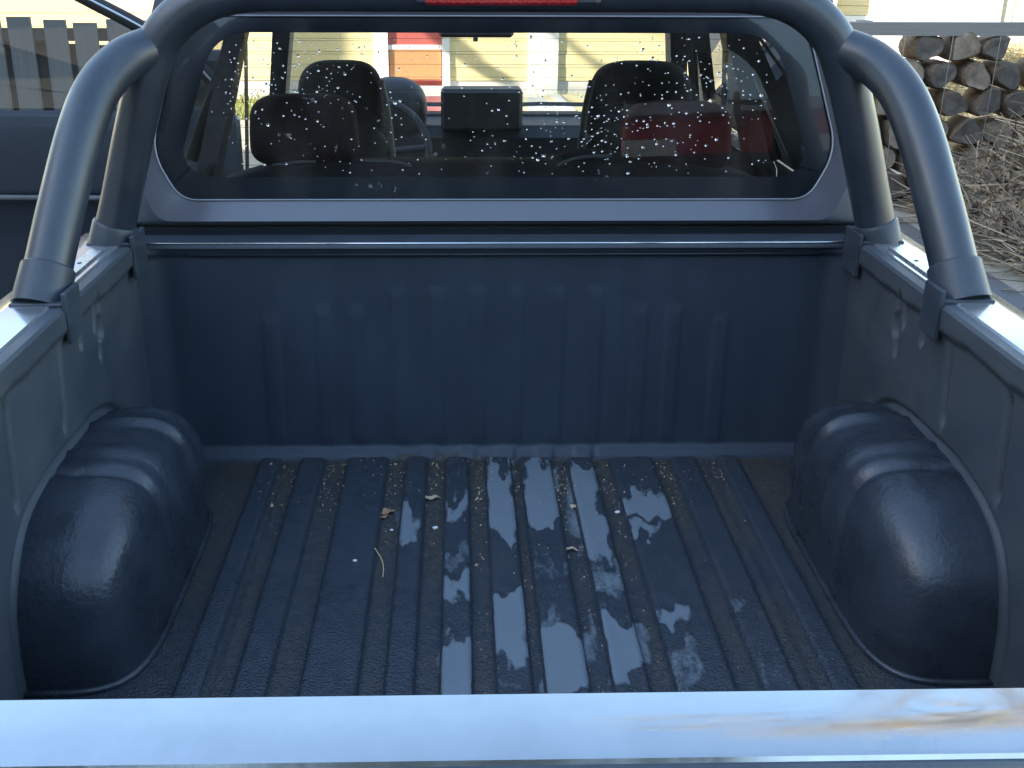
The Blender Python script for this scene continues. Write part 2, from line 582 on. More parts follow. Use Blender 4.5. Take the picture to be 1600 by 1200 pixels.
def sstep(a, b, x):
    t = max(0.0, min(1.0, (x-a)/(b-a)))
    return t*t*(3-2*t)
def fbm(x, y, z=0.0, o=3):
    return noise.fractal(Vector((x, y, z)), 0.9, 2.0, o)

# ------------------------------------------------------------------ ground
def flat(name, x0, x1, y0, y1, z, m, nx=2, ny=2):
    return structure(grid(name, nx, ny, lambda u, v: (x0+(x1-x0)*u, y0+(y1-y0)*v, z), m, smooth=False))
flat('ground', -400, 400, -400, 400, GZ, 'ground_gravel')
flat('driveway', -2.6, 3.1, -14, 5.8, GZ+0.004, 'asphalt')
flat('lawn', -7.5, 5.0, 10.2, 11.9, GZ+0.004, 'grass_soil')

# ------------------------------------------------------------------ the pickup truck
T = empty('pickup_truck', (0, 0.9, GZ), 'silver double cab pickup truck with black roll bar and wet empty bed', 'pickup truck')
BW, BL, BD = 0.735, 1.40, 0.48      # inner half width, length and depth of the bed

# --- floor: sheet with ridges standing on it
RIDGES = [(-0.503, -0.462), (-0.418, -0.366), (-0.318, -0.232), (-0.192, -0.148), (-0.108, -0.060), (-0.024, 0.030),
          (0.050, 0.116), (0.152, 0.206), (0.244, 0.336), (0.374, 0.430), (0.478, 0.520)]
# water lying on the ridges, as pixel boxes of the photograph: u0, v0, u1, v1, strength
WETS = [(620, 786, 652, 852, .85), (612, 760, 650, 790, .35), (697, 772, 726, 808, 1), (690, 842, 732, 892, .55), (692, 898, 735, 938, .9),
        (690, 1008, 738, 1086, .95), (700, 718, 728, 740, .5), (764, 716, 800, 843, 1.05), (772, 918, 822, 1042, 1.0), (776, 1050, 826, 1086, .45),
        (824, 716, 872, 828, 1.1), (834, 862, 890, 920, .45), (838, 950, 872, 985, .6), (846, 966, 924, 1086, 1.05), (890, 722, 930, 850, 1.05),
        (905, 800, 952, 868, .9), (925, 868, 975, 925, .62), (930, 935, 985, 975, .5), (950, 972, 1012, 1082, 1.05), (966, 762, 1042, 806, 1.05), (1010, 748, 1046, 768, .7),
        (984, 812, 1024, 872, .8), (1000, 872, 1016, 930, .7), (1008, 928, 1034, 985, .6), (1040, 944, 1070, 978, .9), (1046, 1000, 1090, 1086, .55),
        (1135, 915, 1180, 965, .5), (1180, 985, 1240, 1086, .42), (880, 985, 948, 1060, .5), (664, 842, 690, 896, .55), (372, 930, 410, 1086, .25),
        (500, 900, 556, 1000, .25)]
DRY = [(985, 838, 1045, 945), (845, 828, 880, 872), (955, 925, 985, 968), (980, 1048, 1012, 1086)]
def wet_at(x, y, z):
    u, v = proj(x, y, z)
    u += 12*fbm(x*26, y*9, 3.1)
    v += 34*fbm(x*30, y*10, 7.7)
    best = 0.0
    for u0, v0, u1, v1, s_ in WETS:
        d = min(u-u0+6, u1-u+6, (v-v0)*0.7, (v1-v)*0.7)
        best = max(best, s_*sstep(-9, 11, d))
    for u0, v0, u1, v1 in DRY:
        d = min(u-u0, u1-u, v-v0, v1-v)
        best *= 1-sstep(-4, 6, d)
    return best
def add_attr(o, **cols):
    for k, vals in cols.items():
        a = o.data.attributes.new(k, 'FLOAT', 'POINT')
        a.data.foreach_set('value', vals)
def bead_at(x, y):
    b = sstep(-0.45, -0.75, y)*(0.9 if x < 0 else 0.55) + 0.15
    return max(0.0, min(1.0, b + 0.5*fbm(x*7, y*7, 1.3)))
def floor_z(x, y):
    z = 0.004*fbm(x*2.0, y*1.6, 9.0, 2)
    return z
bed = raw('bed_floor', *(lambda: ([], []))(), None) if False else None
NX, NY = 190, 200
def ffn(u, v):
    x, y = -0.75+1.5*u, -1.40+1.40*v
    z = floor_z(x, y)
    z += 0.012*sstep(-0.02, 0.0, y)
    # narrow seams moulded beside the second ridges
    for sx in (-0.442, 0.446):
        z += 0.004*math.exp(-((x-sx)/0.005)**2)
    return (x, y, z)
bed_floor = grid('bed_floor', NX, NY, ffn, 'liner_floor', T)
vs = bed_floor.data.vertices
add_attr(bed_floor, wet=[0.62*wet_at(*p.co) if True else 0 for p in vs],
         dirt=[max(0, min(1, 0.50 + 0.35*sstep(-0.45, -0.02, p.co.y) + 0.35*fbm(p.co.x*9, p.co.y*4, 2.2)
               - 0.35*sstep(0.56, 0.6, abs(p.co.x)))) for p in vs],
         bead=[bead_at(p.co.x, p.co.y) for p in vs])
for x0, x1 in RIDGES:
    h = 0.013
    def rfn(u, v, x0=x0, x1=x1):
        y = -1.39 + 1.382*v
        prof = ((-0.006, -0.003), (-0.004, 0.0), (0.0, 0.62), (0.003, 0.9), (0.008, 1.0))
        k = u*28
        wdt = x1-x0
        if k < 4:
            dx, hz = prof[int(k)]
            x = x0+dx
        elif k > 24:
            dx, hz = prof[int(28-k+0.001)]
            x = x1-dx
        else:
            x = x0+0.008+(wdt-0.016)*(k-4)/20
            hz = 1.0
        endr = sstep(-0.010, -0.026, y)
        z = floor_z(x, y) + h*hz*endr + (-0.003 if hz <= 0 else 0)
        z += 0.0012*fbm(x*14, y*8, 4.4)*(1 if hz > 0.9 else 0)
        return (x, y, z)
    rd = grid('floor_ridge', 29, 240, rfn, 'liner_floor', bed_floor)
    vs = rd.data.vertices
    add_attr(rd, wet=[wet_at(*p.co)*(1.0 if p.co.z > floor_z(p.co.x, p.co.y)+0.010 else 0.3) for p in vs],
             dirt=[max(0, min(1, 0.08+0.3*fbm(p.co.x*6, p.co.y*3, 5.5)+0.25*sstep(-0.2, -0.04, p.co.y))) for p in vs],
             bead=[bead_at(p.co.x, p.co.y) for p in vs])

# --- front wall of the liner with shallow vertical ribs
RIBX = [-0.47, -0.36, -0.29, -0.205, -0.125, -0.04, 0.04, 0.125, 0.205, 0.30, 0.37, 0.47]
def front_fn(u, v):
    x = -0.745+1.49*u
    z = 0.0 + 0.474*v
    d = 0.0
    for rx in RIBX:
        zt = 0.39 if abs(rx) < 0.26 else (0.35 if abs(rx) < 0.4 else 0.33)
        d += 0.0024*(sstep(-0.018, -0.013, x-rx)-sstep(0.013, 0.018, x-rx))*sstep(zt, zt-0.03, z)*sstep(0.02, 0.05, z)
    y = 0.004 - d - 0.016*sstep(0.030, 0.0, z) + 0.012*v
    y -= 0.10*sstep(0.655, 0.745, abs(x))**2*(0.6)
    y -= 0.008*sstep(0.447, 0.453, z)
    y -= 0.005*sstep(0.026, 0.020, z)*(1 if abs(x) > 0.22 else sstep(0.0, 0.35, math.sin(x*75)))
    y += 0.003*fbm(x*3, z*3, 1.1, 2)
    return (x, y, z)
grid('front_liner_wall', 300, 100, front_fn, 'liner', T)
prof = [(-0.007, 0.468), (-0.006, 0.473), (-0.002, 0.478), (0.004, 0.4805), (0.014, 0.481), (0.055, 0.481), (0.062, 0.476), (0.064, 0.40)]
extrude_x('bed_front_rail', prof, -0.742, 0.742, 'rail_black', T)
mb = MB()
mb.tube([(-0.735, -0.002, 0.4775), (0.735, -0.002, 0.4775)], 0.0022, 8)
mb.build('rail_edge_highlight', 'edge_metal', T, True)  # bright strip drawn in as the highlight on the rounded rail edge
mb = MB()
mb.tube([(-0.62, 0.0060, 0.4525), (0.66, 0.0060, 0.4525)], 0.0020, 6)
mb.build('liner_edge_bead', 'collar_black', T, True)

# --- side walls of the liner with embossed panels, and the wheel arch covers
def side_wall(sg):
    def fn(u, v):
        y = -1.40+1.41*u
        z = -0.002 + 0.492*v
        d = 0.0
        # panels between vertical grooves
        for gy, ztop, zbot in ((-0.275, 0.45, 0.34), (-0.30, 0.46, 0.40), (-0.49, 0.445, 0.30), (-0.70, 0.43, 0.27), (-0.92, 0.43, 0.1), (-1.14, 0.43, 0.1)):
            gy2 = gy - (0.45-z)*0.10
            d += 0.016*math.exp(-((y-gy2)/0.0065)**2)*sstep(zbot-0.015, zbot+0.02, z)*sstep(ztop+0.012, ztop-0.012, z)
        # swage line that climbs towards the tailgate
        zs = 0.335 - 0.10*sstep(-0.2, -0.9, y)*0.3
        d += 0.012*sstep(zs+0.012, zs-0.012, z)*0.0
        # arched recess round the wheel arch
        q = (abs((y+0.49)/0.318)**3.2+abs(z/0.268)**3.2)**(1/3.2)
        d += 0.009*math.exp(-((q-1.0)/0.02)**2)
        # raised ledge along the top
        d -= 0.012*sstep(0.440, 0.462, z + 0.006*fbm(y*9, 0.3, sg*2.0))
        # two lashing dimples
        for dy, dz in ((-0.27, 0.395), (-0.385, 0.415)):
            d += 0.010*sstep(1.2, 0.7, math.hypot((y-dy)/0.010, (z-dz)/0.022))
        d += 0.004*fbm(y*4, z*4, 3+sg, 3)
        x = 0.722 + d - 0.006*(z/0.49)
        return (sg*x, y, z)
    w_ = grid('side_liner_wall', 420, 130, fn, 'liner_wall', T, flip=(sg > 0))
    a0, hh, yc, dep = 0.303, 0.260, -0.488, 0.184
    P = 5.0
    nu, nv = 260, 70
    v, f = [], []
    for j in range(nv):
        th = (math.pi/2)*j/(nv-1)
        rho = math.cos(th)**(2/P) if j < nv-1 else 0.0
        tt = math.sin(th)**(2/P)
        for i in range(nu):
            ph = math.pi*i/(nu-1)
            c_, s_ = math.cos(ph), math.sin(ph)
            e = 0.62
            yy = a0*math.copysign(abs(c_)**e, c_)
            zz = hh*abs(s_)**e
            # raised bands across the front half
            y_ = yc + yy*rho
            band = 0.0
            for by in (-0.290, -0.390, -0.505):
                band += math.exp(-((y_-by-0.03*tt)/0.0125)**2)
            groove = math.exp(-((y_+0.578-0.03*tt)/0.012)**2)
            k = 1 + (0.045*band - 0.045*groove)*sstep(0.0, 0.35, tt)*sstep(0.05, 0.16, zz*rho)
            kx = 1 + (0.048*band - 0.040*groove)*sstep(0.04, 0.14, zz*rho)
            dent = 0.010*fbm(y_*7, zz*rho*7, 2.0+sg, 2)*sstep(-0.56, -0.66, y_)
            x_ = 0.740 - dep*tt*kx*(1.0-0.10*sstep(0.25, 0.0, zz*rho)*0 + dent)
            v.append((sg*x_, yc+yy*rho*k, max(-0.003, zz*rho*k-0.002)))
    for j in range(nv-1):
        for i in range(nu-1):
            q = (j*nu+i, j*nu+i+1, (j+1)*nu+i+1, (j+1)*nu+i)
            f.append(q if sg > 0 else q[::-1])
    raw('wheel_arch_cover', v, f, 'arch_plastic', w_, True)
    # moulded foot running round the arch on the floor
    pts = []
    for i in range(60):
        th = math.pi*i/59
        c_, s_ = math.cos(th), math.sin(th)
        pts.append((sg*(0.742-(dep+0.004)*abs(s_)**(2/P)), yc+(a0+0.004)*math.copysign(abs(c_)**(2/P), c_), 0.003))
    mb = MB()
    mb.tube(pts, 0.0065, 10)
    mb.build('arch_flange', 'arch_plastic', w_, True)
    # rolled top edge of the liner
    mb = MB()
    mb.box(*sorted((sg*0.7045, sg*0.732)), -1.40, -0.03, 0.474, 0.4945, 0.005)
    mb.build('liner_top_edge', 'liner_wall', w_)
    # bed rail in body colour and the outer side of the bed
    rail = MB()
    rail.box(*sorted((sg*0.728, sg*0.80)), -1.45, 0.055, 0.472, 0.497, 0.004)
    r_ = rail.build('bed_rail', 'silver', T)
    cap = MB()
    cap.box(*sorted((sg*0.742, sg*0.770)), -0.345, -0.125, 0.495, 0.5015, 0.0015)
    cap.build('rail_plate', 'galvanised', r_)
    hole = MB()
    hole.tube([(sg*0.757, -0.225, 0.501), (sg*0.757, -0.225, 0.5023)], 0.004, 10)
    hole.build('plate_hole', 'rubber', r_)
    prof_ = [(0.800, 0.492), (0.838, 0.484), (0.858, 0.462), (0.872, 0.38), (0.885, 0.15), (0.880, -0.05), (0.862, -0.28), (0.845, -0.33)]
    ny = 80
    v, f = [], []
    n = len(prof_)
    for i in range(ny):
        y = -1.50+1.56*i/(ny-1)
        q = abs(y+0.49)/0.44
        zmin = -0.33
        if q < 1:
            zmin = -0.33 + 0.37*math.sqrt(1-q*q)
        for x, z in prof_:
            v.append((sg*x, y, max(z, zmin)))
    for i in range(ny-1):
        for k in range(n-1):
            q = (i*n+k, i*n+k+1, (i+1)*n+k+1, (i+1)*n+k)
            f.append(q if sg < 0 else q[::-1])
    raw('bed_side_panel', v, f, 'silver', T, 50)
for sg in (-1, 1):
    side_wall(sg)

# --- tailgate
TGY = -1.42
TZ = 0.006
prof = [(TGY+0.002, 0.02), (TGY, 0.470+TZ), (TGY-0.0015, 0.4765+TZ), (TGY-0.005, 0.4795+TZ), (TGY-0.030, 0.4805+TZ), (TGY-0.074, 0.4800+TZ),
        (TGY-0.0785, 0.4785+TZ), (TGY-0.0805, 0.475+TZ), (TGY-0.082, 0.45), (TGY-0.092, 0.30), (TGY-0.090, 0.05), (TGY-0.080, -0.02), (TGY-0.01, -0.02)]
tg = extrude_x('tailgate', prof, -0.728, 0.728, 'silver_worn', T, 25, closed=True)
mb = MB()
mb.box(-0.70, 0.70, TGY+0.001, TGY+0.012, 0.03, 0.455, 0.004)
mb.build('tailgate_liner', 'liner_wall', tg)
mb = MB()
mb.box(-0.14, 0.14, TGY-0.104, TGY-0.088, 0.20, 0.29, 0.006)
mb.build('tailgate_handle', 'trim_plastic', tg)
mb = MB()
mb.tube([(-0.725, TGY-0.0825, 0.469+TZ), (0.725, TGY-0.0825, 0.469+TZ)], 0.0065, 10)
mb.build('tailgate_edge_shade', 'collar_black', tg, True)  # added dark strip, stands in for silver reflecting the shaded ground

# --- roll bar
RB = pempty('roll_bar', T)
half = [(0.752, -0.05, 0.495), (0.720, -0.05, 0.59), (0.682, -0.05, 0.71), (0.646, -0.05, 0.81), (0.610, -0.05, 0.880), (0.548, -0.05, 0.930),
        (0.470, -0.05, 0.953), (0.36, -0.05, 0.957), (0.18, -0.05, 0.957)]
path = half + [(0, -0.05, 0.957)] + [(-x, y, z) for x, y, z in half[::-1]]
mb = MB()
mb.tube(spline(path, 8), 0.0375, 28)
mb.build('main_hoop', 'bar_black', RB, 60)
for sg in (-1, 1):
    st = [(sg*0.757, -0.42, 0.495), (sg*0.737, -0.335, 0.62), (sg*0.717, -0.25, 0.733), (sg*0.701, -0.177, 0.798), (sg*0.674, -0.10, 0.838), (sg*0.630, -0.045, 0.858)]
    mb = MB()
    mb.tube(spline(st, 9), 0.0385, 28)
    mb.build('rear_stay', 'bar_black', RB, 60)
    # sleeves at the feet
    d = (Vector(st[1])-Vector(st[0])).normalized()
    p0 = Vector(st[0]) - d*0.012
    mb = MB()
    mb.tube([p0, p0+d*0.066, p0+d*0.070], [0.0455, 0.0435, 0.0395], 28)
    mb.box(*sorted((sg*0.702, sg*0.795)), -0.462, -0.402, 0.494, 0.501, 0.002)
    mb.box(*sorted((sg*0.6985, sg*0.7075)), -0.470, -0.405, 0.435, 0.520, 0.002)
    k_ = mb.build('sleeve', 'collar_black', RB, 40)
    mb = MB()
    for t_ in (0.0, 0.016):
        q = p0+d*0.045
        mb.tube([q+Vector((sg*(-0.008-t_), -0.042, -0.012)), q+Vector((sg*(-0.008-t_), -0.046, -0.014))], 0.0035, 8)
    mb.build('sleeve_screw', 'bar_black', RB, True)
    d = (Vector(half[1])-Vector(half[0])).normalized()
    p0 = Vector((sg*half[0][0], half[0][1], half[0][2]))
    d = Vector((sg*d.x, d.y, d.z))
    mb = MB()
    mb.tube([p0-d*0.03, p0+d*0.034, p0+d*0.040], [0.0435, 0.0425, 0.039], 28)
    mb.box(*sorted((sg*0.702, sg*0.79)), -0.085, -0.012, 0.494, 0.501, 0.002)
    mb.box(*sorted((sg*0.6975, sg*0.7065)), -0.090, -0.01, 0.430, 0.515, 0.002)
    mb.build('sleeve', 'collar_black', RB, 40)

# --- high brake lamp hanging under the bar
BLP = pempty('brake_light', T)
mb = MB()
mb.box(-0.150, 0.178, -0.094, -0.045, 0.931, 0.985, 0.008)
mb.build('lamp_housing', 'bar_black', BLP)
lens = MB()
lens.box(-0.134, 0.134, -0.104, -0.090, 0.934, 0.978, 0.004)
for k in range(16):
    x = -0.126+k*0.0168
    lens.box(x-0.004, x+0.004, -0.1065, -0.1035, 0.938, 0.975, 0.001)
lens.build('lamp_lens', 'lens_red', BLP)

# --- cab rear: panel, window
def gy(z):
    return 0.100 + (z-0.54)*0.19
GLASS = [(-0.648, 0.544), (0.648, 0.544), (0.703, 0.640), (0.625, 0.900), (-0.625, 0.900), (-0.703, 0.640)]
CLEAR = [(-0.608, 0.588), (0.608, 0.588), (0.645, 0.625), (0.567, 0.868), (-0.567, 0.868), (-0.645, 0.625)]
FRAME = [(-0.695, 0.503), (0.695, 0.503), (0.752, 0.620), (0.640, 0.925), (-0.640, 0.925), (-0.752, 0.620)]
OUTER = [(-0.800, 0.494), (0.800, 0.494), (0.805, 0.530), (0.655, 0.965), (-0.655, 0.965), (-0.805, 0.530)]
rg = [0.035, 0.035, 0.05, 0.07, 0.07, 0.05]
LG = rounded(GLASS, rg, 9)
LC = rounded(CLEAR, [0.03, 0.03, 0.03, 0.075, 0.075, 0.03], 9)
LF = rounded(FRAME, [0.03, 0.03, 0.055, 0.08, 0.08, 0.055], 9)
LO = rounded(OUTER, [0.02, 0.02, 0.02, 0.08, 0.08, 0.02], 9)
panel = ring('cab_rear_panel', LO, LF, lambda z: gy(z)+0.000+0.35*max(0, 0) , lambda z: gy(z)-0.012, 'cab_silver_shaded', T)
ring('window_surround', LF, LG, lambda z: gy(z)-0.012, lambda z: gy(z)-0.001, 'cab_silver_dim', panel)
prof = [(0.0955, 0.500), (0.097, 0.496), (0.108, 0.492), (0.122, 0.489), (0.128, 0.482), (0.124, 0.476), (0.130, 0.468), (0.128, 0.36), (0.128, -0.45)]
extrude_x('cab_lower_panel', prof, -0.80, 0.80, 'cab_silver_shaded', T, 60)
mb = MB()
loop = [Vector((x, gy(z)-0.004, z)) for x, z in LG]
mb.tube(loop+[loop[0]], 0.0019, 6, caps=False)
mb.build('window_seal', 'seal_grey', panel, True)
n = len(LG)
rw = raw('rear_window', [(x, gy(z), z) for x, z in LG], [tuple(range(n))], 'rear_glass', T)
ring('dark_glass_border', LG, LC, lambda z: gy(z)+0.002, lambda z: gy(z)+0.002, 'frit', rw)
mb = MB()
for k in range(11):
    z = 0.612+k*0.0245
    hw = 0.60 - max(0, (z-0.66))*0.30
    mb.add([(-hw, gy(z)+0.0015, z-0.00035), (hw, gy(z)+0.0015, z-0.00035), (hw, gy(z)+0.0015, z+0.00035), (-hw, gy(z)+0.0015, z+0.00035)], [(0, 1, 2, 3)])
hw_ = mb.build('heating_wire', 'rubber', rw)
hw_['kind'] = 'stuff'
# raindrops on the outside of the pane
drops = MB()
def drop(x, z, r, sx=1.0, lean=0.0):
    v, f = [], []
    nr, ns = 4, 9
    for i in range(nr):
        a = (math.pi/2)*i/nr
        for k in range(ns):
            q = 2*math.pi*k/ns
            dx, dz = r*math.cos(a)*math.cos(q), r*1.15*math.cos(a)*math.sin(q)
            v.append((x+dx+lean*dz, gy(z+dz)-0.0006-0.55*r*math.sin(a), z+dz))
    v.append((x, gy(z)-0.0006-0.55*r, z))
    for i in range(nr-1):
        for k in range(ns):
            k2 = (k+1) % ns
            f.append((i*ns+k, i*ns+k2, (i+1)*ns+k2, (i+1)*ns+k))
    for k in range(ns):
        f.append(((nr-1)*ns+k, (nr-1)*ns+(k+1) % ns, nr*ns))
    f.append(tuple(range(ns-1, -1, -1)))
    drops.add(v, f)
CL = [(-0.42, 0.79, 0.09, 0.05, 70), (-0.30, 0.70, 0.14, 0.08, 55), (0.33, 0.74, 0.12, 0.09, 130), (0.16, 0.68, 0.08, 0.06, 40), (0.52, 0.78, 0.09, 0.07, 55),
      (-0.05, 0.78, 0.25, 0.06, 40), (-0.54, 0.74, 0.05, 0.08, 25), (0.05, 0.64, 0.25, 0.04, 30), (0.30, 0.63, 0.14, 0.05, 30), (-0.16, 0.83, 0.2, 0.02, 25)]
rr = random.Random(21)
for cx_, cz_, sx_, sz_, nn in CL:
    for _ in range(int(nn*1.7)):
        x, z = rr.gauss(cx_, sx_), rr.gauss(cz_, sz_)
        if abs(x) < 0.60 - max(0, z-0.64)*0.3 and 0.595 < z < 0.862:
            drop(x, z, min(0.0036, rr.lognormvariate(-6.72, 0.42)), lean=0.4 if x > 0.1 else 0.0)
dr = drops.build('raindrops', 'water_drop', rw, True)
dr['kind'] = 'stuff'

# --- cab: roof, pillars, glass, doors
def cabx(y, z):
    """half width of the cab side at height z (tumblehome)"""
    return 0.855 - max(0.0, z-0.44)*0.44
def roof_fn(u, v):
    x = (u-0.5)*2
    y = 0.178 + (1.50-0.178)*v
    hw = 0.640
    z = 0.985 - 0.045*abs(x)**3.0 - 0.02*(2*v-1)**2 - 0.015*sstep(0.08, 0, v)
    return (x*hw, y, z)
roof = grid('roof', 25, 17, roof_fn, 'silver', T)
grid('headliner', 25, 17, lambda u, v: (lambda p: (p[0]*0.98, p[1], p[2]-0.035))(roof_fn(u, v)), 'headliner', roof, flip=True)
def bar(name, p0, p1, w0, w1, m, parent):
    """flat-sided pillar between two points; w = (x width, y depth)"""
    v = []
    for p, (a, b) in ((p0, w0), (p1, w1)):
        for sx, sy in ((-1, -1), (1, -1), (1, 1), (-1, 1)):
            v.append((p[0]+sx*a/2, p[1]+sy*b/2, p[2]))
    return raw(name, v, [(0, 1, 5, 4), (1, 2, 6, 5), (2, 3, 7, 6), (3, 0, 4, 7), (3, 2, 1, 0), (4, 5, 6, 7)], m, parent)
for sg in (-1, 1):
    bar('rear_pillar', (sg*0.815, 0.215, 0.44), (sg*0.645, 0.275, 0.955), (0.05, 0.20), (0.05, 0.20), 'cab_silver_dim', T)
    bar('centre_pillar', (sg*0.835, 1.05, 0.30), (sg*0.640, 1.02, 0.96), (0.055, 0.13), (0.05, 0.09), 'trim_plastic', T)
    bar('windscreen_pillar', (sg*0.790, 2.28, 0.42), (sg*0.610, 1.52, 0.955), (0.06, 0.11), (0.06, 0.10), 'trim_plastic', T)
    mb = MB()
    mb.tube([(sg*0.645, 0.20, 0.955), (sg*0.640, 0.9, 0.965), (sg*0.615, 1.52, 0.955)], 0.03, 10)
    mb.build('roof_side_rail', 'cab_silver_dim', T, True)
WS = [(-0.775, 2.30, 0.43), (0.775, 2.30, 0.43), (0.600, 1.50, 0.95), (-0.600, 1.50, 0.95)]
raw('windscreen', WS, [(0, 1, 2, 3)], 'wind_glass', T)
# hood, scuttle and front wings
def hood_fn(u, v):
    x = (u-0.5)*2
    y = 2.26 + 1.10*v
    z = 0.405 - 0.055*v - 0.05*abs(x)**3 - 0.10*sstep(0.85, 1.0, v) + 0.018*sstep(0.42, 0.5, abs(x))*sstep(0.75, 0.62, abs(x))
    return (x*(0.80-0.06*v), y, z)
hood = grid('hood', 41, 25, hood_fn, 'silver', T)
mb = MB()
mb.box(-0.78, 0.78, 2.20, 2.30, 0.37, 0.415, 0.01)
mb.build('scuttle_panel', 'rubber', hood)
for sx in (-0.35, 0.25):
    mb = MB()
    mb.tube([(sx-0.28, 2.32, 0.43), (sx, 2.31, 0.44), (sx+0.30, 2.30, 0.437)], 0.008, 8)
    mb.build('wiper', 'rubber', T, True)
for sg in (-1, 1):
    ny = 60
    v, f = [], []
    pr = [(0.735, 0.36), (0.80, 0.345), (0.852, 0.29), (0.870, 0.10), (0.868, -0.15), (0.85, -0.36)]
    n = len(pr)
    for i in range(ny):
        y = 2.22+1.18*i/(ny-1)
        q = abs(y-2.72)/0.43
        zm = -0.36 if q >= 1 else -0.36+0.40*math.sqrt(1-q*q)
        for x, z in pr:
            v.append((sg*(x-0.05*max(0, (y-2.9))), y, max(z-0.05*(y-2.26)*0.9, zm)))
    for i in range(ny-1):
        for k in range(n-1):
            q = (i*n+k, i*n+k+1, (i+1)*n+k+1, (i+1)*n+k)
            f.append(q if sg < 0 else q[::-1])
    raw('front_wing', v, f, 'silver', T, 50)
mb = MB()
mb.box(-0.86, 0.86, 3.34, 3.48, -0.42, -0.12, 0.03)
mb.build('front_bumper', 'silver', T)
gr = MB()
gr.box(-0.40, 0.40, 3.34, 3.40, -0.10, 0.20, 0.02)
gr.build('grille', 'rubber', T)
for sg in (-1, 1):
    mb = MB()
    mb.box(*sorted((sg*0.43, sg*0.78)), 3.30, 3.40, 0.0, 0.20, 0.03)
    mb.build('headlight', 'lens_clear', T)
mb = MB()
mb.box(-0.86, 0.86, -1.66, -1.50, -0.40, -0.22, 0.02)
mb.build('rear_bumper', 'edge_metal', T)
# cab floor, sills
mb = MB()
mb.box(-0.80, 0.80, 0.14, 2.25, -0.44, -0.36, 0.01)
mb.build('cab_floor', 'trim_plastic', T)
mb = MB()
mb.box(-0.80, 0.80, 2.22, 2.27, -0.42, 0.40, 0.01)
mb.build('bulkhead', 'trim_plastic', T)
mb = MB()
mb.box(-0.50, -0.38, -1.45, 3.30, -0.42, -0.30, 0.01)
mb.build('chassis_beam', 'rubber', T)
mb = MB()
mb.box(0.38, 0.50, -1.45, 3.30, -0.42, -0.30, 0.01)
mb.build('chassis_beam', 'rubber', T)
mb = MB()
mb.box(-0.72, 0.72, -1.44, 0.06, -0.31, -0.02, 0.01)
mb.build('bed_underside', 'rubber', T)
# doors: flat skins following the cab side; the left front one stands open
def door_skin(parent, name, y0, y1, sg, m, off=0.0):
    zz = [-0.42, -0.30, 0.0, 0.25, 0.42, 0.455]
    xx = [0.835, 0.868, 0.880, 0.872, 0.860, 0.842]
    v = [(sg*(x-off), y, z) for y in (y0, y1) for x, z in zip(xx, zz)]
    n_ = len(zz)
    return raw(name, v, [(k, k+1, n_+k+1, n_+k) for k in range(n_-1)], m, parent, 60)
def closed_door(sg, y0, y1, rear):
    d = pempty('door', T)
    door_skin(d, 'door_skin', y0+0.004, y1-0.004, sg, 'silver')
    door_skin(d, 'door_trim', y0+0.004, y1-0.004, sg, 'door_trim', 0.07)
    zt = 0.945
    if rear:
        top0, top1 = y0+0.12, y1-0.02
    else:
        top0, top1 = y0+0.03, 1.50
    c = [(sg*0.845, y0+0.02, 0.455), (sg*0.845, y1-0.03, 0.455), (sg*0.640, top1, zt), (sg*0.640, top0, zt)]
    raw('window_glass', c, [(0, 1, 2, 3)], 'door_glass', d)
    mb = MB()
    mb.tube([c[0], c[3], c[2], c[1]], 0.018, 8)
    mb.build('window_frame', 'rubber', d, True)
    mb = MB()
    mb.box(*sorted((sg*0.885, sg*0.905)), y0+0.06, y0+0.24, 0.30, 0.335, 0.006)
    mb.build('door_handle', 'silver', d)
closed_door(-1, 0.16, 1.06, True)
closed_door(1, 0.16, 1.06, True)
closed_door(1, 1.06, 2.22, False)
# the open left front door, hinged at its front edge and swung square to the cab
od = pempty('open_door', T)
DY = 2.02
v, f = [], []
pf = [(-0.42, 0.05), (-0.30, 0.085), (-0.02, 0.090), (0.10, 0.072), (0.145, 0.060), (0.150, 0.020), (0.165, 0.012), (0.30, 0.018), (0.40, 0.030), (0.448, 0.042), (0.460, 0.060)]
def trim_fn(u, vv):
    x = -0.90 - 1.10*u
    k = vv*(len(pf)-1)
    i = min(int(k), len(pf)-2)
    t = k-i
    z = pf[i][0]*(1-t)+pf[i+1][0]*t
    d_ = pf[i][1]*(1-t)+pf[i+1][1]*t
    d_ += 0.02*sstep(0.1, 0.02, u) + 0.004*fbm(x*4, z*4, 8)
    return (x, DY-0.10+d_, z)
grid('door_trim', 60, 60, trim_fn, 'door_trim', od)
mb = MB()
mb.box(-2.0, -0.90, DY+0.012, DY+0.06, -0.43, 0.44, 0.02)
mb.build('door_skin', 'silver', od)
mb = MB()
mb.tube(spline([(-1.94, DY-0.085, 0.150), (-1.5, DY-0.095, 0.148), (-1.0, DY-0.085, 0.145)], 6), 0.010, 8)
mb.build('armrest_strip', 'trim_grey', od, True)
WF = [(-1.96, DY-0.01, 0.44), (-1.93, DY, 0.80), (-1.86, DY, 0.92), (-1.72, DY, 0.948), (-1.52, DY, 0.90), (-1.36, DY, 0.822), (-1.20, DY, 0.735), (-1.05, DY, 0.63), (-0.96, DY, 0.53), (-0.93, DY, 0.44)]
mb = MB()
mb.tube(spline(WF, 6), 0.026, 12)
mb.build('window_frame', 'rubber', od, True)
mb = MB()
mb.tube(spline([(x, y-0.024, z+0.008) for x, y, z in WF[2:9]], 6), 0.005, 8)
mb.build('frame_bead', 'edge_metal', od, True)
sp = spline(WF, 6)
raw('window_glass', sp, [tuple(range(len(sp)))], 'door_glass', od)
mb = MB()
mb.box(-1.10, -0.93, DY+0.03, DY+0.16, 0.46, 0.66, 0.03)
mb.build('wing_mirror', 'trim_plastic', od)

